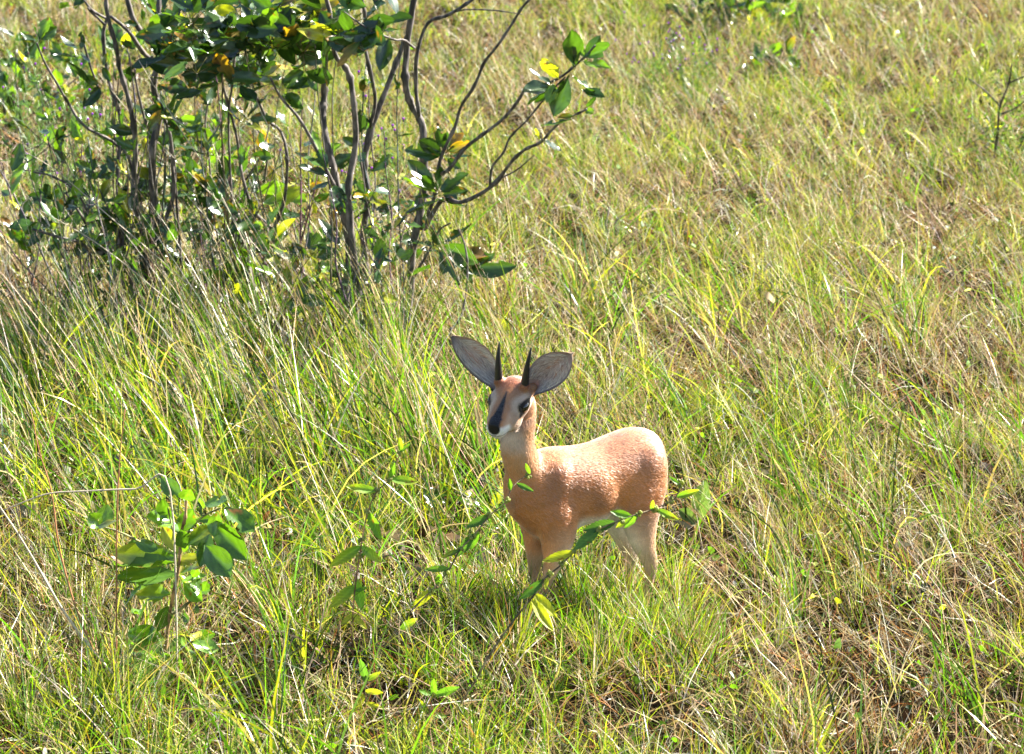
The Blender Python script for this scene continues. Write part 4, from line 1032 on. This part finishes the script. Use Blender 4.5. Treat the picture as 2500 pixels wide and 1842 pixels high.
def build_grass():
    green = Coll(); dry = Coll()
    # 1 short sward
    x, y = scatter(3900); x, y, idx, th, rr = clumped(x, y, 28, .028)
    gap = vnoise(x, y, 5.5, 21) * .6 + vnoise(x, y, 2.2, 22) * .5; keep = G.random(len(x)) < np.clip((gap - .30) * 4, .15, 1)      # bare dark hollows between the tufts
    x, y, th = x[keep], y[keep], th[keep]
    for (px, py, rad) in ((1120, 1190, .20), (1080, 1290, .14), (1160, 1290, .12), (560, 1000, .20), (420, 1050, .18), (2150, 1600, .22), (1980, 1230, .12), (700, 1330, .12), (320, 860, .25), (620, 880, .22)):
        q = on_ground(px, py); d = np.hypot(x - q.x, y - q.y); keep = (d > rad) | (G.random(len(x)) < .12); x, y, th = x[keep], y[keep], th[keep]      # deeper hollows
    n = len(x)
    pn = vnoise(x, y, 1.1, 1); pl = vnoise(x, y, 3.0, 2)
    left = np.clip((.2 - x) / 1.2, 0, 1)
    h = (.055 + .18 * G.beta(2, 2.2, n)) * (.40 + 1.25 * pl) * (1 + .1 * left); h *= np.where(sb_clear(x, y, .12), .75, 1)
    w = G.uniform(.0016, .0052, n) * (1 + .03 * np.maximum(0, y - 8))
    az = np.where(G.random(n) < .55, th, G.uniform(0, 2*np.pi, n))
    greenness = np.clip(  .68 + 1.0 * (pn - .5) - .04 * left, .08, .95)
    isg = G.random(n) < greenness
    cg = pal(n, [LG, YG, DG, BG], [4.5, 4.5, 4.0, 2.0]); cd = pal(n, [ST, PK, OR, WH, BR], [4, 2.5, 1.2, 2.4, 4])
    tipc = np.where((G.random(n) < .22)[:, None], cd, cg * 1.1)
    th0 = np.abs(G.normal(0, .45, n)); th1 = th0 + G.uniform(-.1, 1.3, n)
    for m, cc, co in ((isg, cg, green), (~isg, cd, dry)):
        co.add(*blades(x[m], y[m], h[m], w[m], th0[m], th1[m], az[m], G.uniform(-1.5, 1.5, m.sum()), cc[m], tipc[m] if co is green else None, wig=.18))
    # 2 thatch: dead blades lying at all angles near the ground
    x, y = scatter(2300); n = len(x); pd = vnoise(x, y, 1.4, 5)
    keep = G.random(n) < .45 + .8 * pd; x, y = x[keep], y[keep]; n = len(x)
    h = G.uniform(.05, .20, n); th0 = G.uniform(.7, 1.5, n); th1 = th0 + G.uniform(-.2, .5, n)
    z = gz(x, y) + G.uniform(.0, .05, n) * G.random(n)
    dry.add(*blades(x, y, h, G.uniform(.0014, .0046, n), th0, np.minimum(th1, 1.75), G.uniform(0, 2*np.pi, n), G.uniform(-1.5, 1.5, n), pal(n, [ST, PK, OR, WH, BR], [3, 2.5, 1.4, 2.2, 8]), z=z, segs=3, wig=.15))
    # 3 thin stems laid over by the wind, with open feathery heads
    x, y = scatter(300); n0 = len(x); pr = vnoise(x, y, .9, 8)
    right = np.clip((x + .9) / 1.2, .25, 1)
    keep = (G.random(n0) < (.25 + .9 * pr) * right) & ~(sb_clear(x, y, .35) & (y < 99) & (G.random(n0) < .85)); x, y = x[keep], y[keep]; n = len(x)
    h = G.uniform(.20, .48, n); az = LEAN + G.normal(0, .75, n); th0 = G.uniform(.25, .75, n); th1 = th0 + G.uniform(.1, .75, n)
    nearfeet = (np.abs(x) < .6) & (y < 6.7); h[nearfeet] *= .75
    cc = pal(n, [ST, PK, WH, YG, OR], [5, 3, 1.6, 3, .6])
    segs = 6
    V, F, Cc, tip = blades(x, y, h, G.uniform(.0008, .0018, n) * (1 + .03 * np.maximum(0, y - 8)), th0, th1, az, G.uniform(-1.5, 1.5, n), cc, segs=segs, taper=5)
    dry.add(V, F, Cc)
    ctr = V.reshape(n, segs + 1, 2, 3).mean(2)
    nb = 11
    for b in range(nb):
        t = .58 + .42 * b / nb; f = t * segs; i = min(segs - 1, int(f)); u = f - i
        p = ctr[:, i] * (1 - u) + ctr[:, i + 1] * u
        L = G.uniform(.02, .055, n) * (1.15 - .8 * (t - .58) / .42)
        V2, F2, C2, e = blades(p[:, 0], p[:, 1], L, np.full(n, .0008) * (1 + .04 * np.maximum(0, y - 8)), G.uniform(.2, 1.3, n), G.uniform(.4, 1.6, n), az + G.normal(0, 1.1, n), G.uniform(-1.5, 1.5, n), cc * .95, segs=2, z=p[:, 2], taper=4)
        dry.add(V2, F2, C2)
        # spikelets at the ends
        V3, F3, C3, _ = blades(e[:, 0], e[:, 1], G.uniform(.004, .009, n), np.full(n, .0016), G.uniform(0, 1.5, n), G.uniform(0, 1.5, n), G.uniform(0, 6.28, n), G.uniform(-1.5, 1.5, n), cc * G.uniform(.6, 1.15, (n, 1)), segs=1, z=e[:, 2], taper=1)
        dry.add(V3, F3, C3)
    # 4 taller green blades: round the shrub feet and in tufts at the left, thin elsewhere
    x, y = scatter(850, y1=20); n0 = len(x)
    dshr = .42 * np.exp(-((x + .75) / .85) ** 2 - ((y - 8.9) / 1.3) ** 2) + .9 * np.exp(-((x + 1.1) / .75) ** 2 - ((y - 8.0) / .8) ** 2) + .8 * np.exp(-((x + .35) / .35) ** 2 - ((y - 7.5) / .55) ** 2)
    keep = (G.random(n0) < np.clip(.10 + 1.1 * dshr, 0, 1)) & ~sb_clear(x, y, .26); x, y = x[keep], y[keep]; dshr = dshr[keep]
    x, y, idx, th, rr = clumped(x, y, 14, .04); n = len(x)
    keep = ~sb_clear(x, y, .26) & ~((np.abs(x - .05) < .45) & (y < SB.y) & (y > SB.y - 1.2)); x, y, th = x[keep], y[keep], th[keep]; n = len(x)
    h = G.uniform(.14, .50, n); far = y > 10.5; h[far] *= .6
    az = np.where(G.random(n) < .5, LEAN + G.normal(0, .8, n), th); th0 = G.uniform(.0, .55, n); th1 = th0 + G.uniform(.1, 1.6, n)
    green.add(*blades(x, y, h, G.uniform(.0028, .0080, n), th0, th1, az, G.uniform(-1.5, 1.5, n), pal(n, [LG, YG, DG, BG, ST], [5, 3.5, 4, 2, 2]), segs=6, taper=2.2, wig=.1))
    # 4b tufts round the antelope's feet
    n = 2000; ci = G.integers(0, 60, n); cx = SB.x + G.uniform(-.36, .30, 60); cy = SB.y + G.uniform(-.34, .22, 60)
    th = G.uniform(0, 6.28, n); rr = np.abs(G.normal(0, .022, n)); x = cx[ci] + rr * np.cos(th); y = cy[ci] + rr * np.sin(th); th0 = G.uniform(0, .5, n)
    isg = G.random(n) < .7
    hh = G.uniform(.09, .24, n)
    for m, co in ((isg, green), (~isg, dry)):
        co.add(*blades(x[m], y[m], hh[m], G.uniform(.0020, .0060, m.sum()), th0[m], th0[m] + G.uniform(.1, .9, m.sum()), th[m], G.uniform(-1.5, 1.5, m.sum()), pal(m.sum(), [LG, YG, DG], [4, 4, 1.5]) if co is green else pal(m.sum(), [ST, PK, WH, OR], [4, 3, 2, 1]), segs=5))
    # 4c tall upright tussocks in front of the shrubs and beside the antelope
    spots = [(905, 1150), (960, 1110), (1000, 1210), (850, 1120), (800, 930), (950, 900), (880, 830), (1010, 1010), (930, 1010), (620, 960), (520, 900), (430, 930), (330, 1010), (240, 900), (700, 1060), (130, 900), (90, 1020), (560, 1080),
             (1040, 1130), (760, 1180), (985, 930), (900, 960), (1075, 1230), (1180, 1180), (650, 860), (380, 860), (2080, 1080), (2330, 1350), (1950, 1500), (2240, 900)]
    for (px, py) in spots:
        g_ = on_ground(px, py); n = 46 if px < 1200 else 26; rr = np.abs(G.normal(0, .035, n)); th = G.uniform(0, 6.28, n)
        x = g_.x + rr * np.cos(th); y = g_.y + rr * np.sin(th); k = ~sb_clear(x, y, .2); x, y, th = x[k], y[k], th[k]; n = len(x); th0 = G.uniform(0, .28, n)
        hh = G.uniform(.22, .58, n) * (1 if px < 1200 else .55); isg = G.random(n) < .72
        for m, co in ((isg, green), (~isg, dry)):
            if m.sum(): co.add(*blades(x[m], y[m], hh[m], G.uniform(.0030, .0075, m.sum()), th0[m], th0[m] + G.uniform(.05, 1.0, m.sum()), np.where(G.random(m.sum()) < .4, LEAN, th[m]), G.uniform(-1.5, 1.5, m.sum()),
                             pal(m.sum(), [LG, YG, DG, BG], [5, 3, 3.5, 2]) if co is green else pal(m.sum(), [ST, PK, WH], [4, 3, 2]), segs=7, taper=2.4, wig=.06))
    # 4d fine seeding stems leaning across the antelope's chest and flank
    bx = np.array([1420, 1465, 1500, 1555, 1610, 1650, 1380, 1340, 1700, 1530]); by = np.array([1440, 1470, 1430, 1450, 1440, 1475, 1475, 1460, 1500, 1490])
    pts = [on_ground(a, b) for a, b in zip(bx, by)]; x = np.array([p.x for p in pts]); y = np.array([p.y - .22 for p in pts]); n = len(x)
    h = G.uniform(.36, .50, n); th0 = G.uniform(.55, .85, n); cc = pal(n, [WH, ST, PK], [3, 2, 1]); az = LEAN + G.normal(0, .2, n)
    V, F, Cc, tip = blades(x, y, h, np.full(n, .0015), th0, th0 + .15, az, G.uniform(-.5, .5, n), cc, segs=6, taper=5); dry.add(V, F, Cc)
    ctr = V.reshape(n, 7, 2, 3).mean(2)
    for b in range(16):
        t = .5 + .5 * b / 16; f = t * 6; i = min(5, int(f)); u = f - i; p = ctr[:, i] * (1 - u) + ctr[:, i + 1] * u
        dry.add(*blades(p[:, 0], p[:, 1], G.uniform(.015, .045, n), np.full(n, .0009), G.uniform(.1, 1.2, n), G.uniform(.3, 2.0, n), az + G.normal(0, .9, n), G.uniform(-1.5, 1.5, n), cc, segs=4, z=p[:, 2], taper=4))
    # 5 long pale straws round the shrub
    x, y = scatter(150, y0=6.5, y1=12); d = np.exp(-((x + .9) / 1.0) ** 2 - ((y - 8.8) / 1.3) ** 2); keep = G.random(len(x)) < d * .8; x, y = x[keep], y[keep]; n = len(x)
    h = G.uniform(.35, .85, n); th0 = G.uniform(.1, .6, n)
    V, F, Cc, tip = blades(x, y, h, G.uniform(.0014, .0026, n), th0, th0 + G.uniform(.05, .4, n), LEAN + G.normal(0, .35, n), G.uniform(-1.5, 1.5, n), pal(n, [ST, PK, WH, WH, YG], [3, 3, 3, 2, 2]), segs=7, taper=5)
    dry.add(V, F, Cc)
    ctr = V.reshape(n, 8, 2, 3).mean(2)
    for b in range(26):
        t = .6 + .4 * b / 26; f = t * 7; i = min(6, int(f)); u = f - i; p = ctr[:, i] * (1 - u) + ctr[:, i + 1] * u
        V2, F2, C2, e = blades(p[:, 0], p[:, 1], G.uniform(.010, .022, n), np.full(n, .0015), G.uniform(.1, .8, n), G.uniform(.1, .9, n), LEAN + G.normal(0, .9, n), G.uniform(-1.5, 1.5, n), pal(n, [WH, ST, PK], [3, 2, 2]), segs=1, z=p[:, 2], taper=2)
        dry.add(V2, F2, C2)
    # 6 reddish bits
    x, y = scatter(45); n = len(x); th0 = G.uniform(.1, 1.0, n)
    dry.add(*blades(x, y, G.uniform(.08, .24, n), G.uniform(.002, .0045, n), th0, th0 + .6, G.uniform(0, 6.28, n), G.uniform(-1.5, 1.5, n), pal(n, [OR, (.5, .3, .04), (.33, .12, .06)], [3, 2, 2])))
    # 7 arching broad dead blades
    x, y = scatter(22, y1=14); n = len(x); th0 = G.uniform(.3, 1.0, n)
    dry.add(*blades(x, y, G.uniform(.15, .4, n), G.uniform(.003, .006, n), th0, th0 + G.uniform(.6, 1.3, n), G.uniform(0, 6.28, n), G.uniform(-1.5, 1.5, n), pal(n, [WH, ST, PK], [3, 3, 2]), segs=7, wig=.12))
    green.build('green_grass', M_grass, 'tangled green and yellow-green grass covering the whole field', 'grass')
    dry.build('dry_grass', M_dry, 'straw-coloured dead blades and feathery seed stems through the green grass', 'dry grass')

    # 8 small round ground leaves
    x, y = scatter(170); pn = vnoise(x, y, 1.6, 12); keep = G.random(len(x)) < pn ** 1.5 * 1.3; x, y = x[keep], y[keep]; n = len(x)
    V = []; F = []; Cc = []; lc = Coll()
    L = G.uniform(.010, .030, n); az = G.uniform(0, 6.28, n); th = G.uniform(.5, 1.5, n); z = gz(x, y) + G.uniform(.01, .11, n)
    lc.add(*blades(x, y, L, L * .75, th, th + .35, az, G.uniform(-.6, .6, n), pal(n, [DG, LG, BG, (.3, .34, .3), WH, YG], [4, 4, 2, .6, .5, 1]), segs=3, z=z, taper=2.6))
    lc.build('ground_leaves', M_soft, 'small round leaves scattered low among the grass', 'ground cover')
    # 9 fallen and dry broad leaves caught in the grass, mostly under the shrubs and in the hollow by the antelope
    n = 420; a = G.random(n) < .7
    x = np.where(a, G.normal(-.75, .75, n), G.uniform(-2, 2, n)); y = np.where(a, G.normal(8.4, .7, n), G.uniform(5.2, 13, n))
    b = np.arange(n) < 50; x[b] = G.normal(-.22, .16, 50); y[b] = G.normal(6.95, .28, 50)
    lv = Coll(); L = G.uniform(.03, .075, n); th = G.uniform(.6, 1.6, n); z = gz(x, y) + G.uniform(.01, .12, n)
    lv.add(*blades(x, y, L, L * G.uniform(.35, .6, n), th, th + G.uniform(-.5, .9, n), G.uniform(0, 6.28, n), G.uniform(-1, 1, n), pal(n, [(.22, .20, .16), (.17, .17, .14), PK, BR, OR, DG], [4, 4, 2, 3, 1, 3]), segs=5, z=z, taper=2.4, wig=.2))
    lv.build('fallen_leaves', M_dry, 'curled pale and brown fallen leaves caught low in the grass', 'fallen leaves')
build_grass()
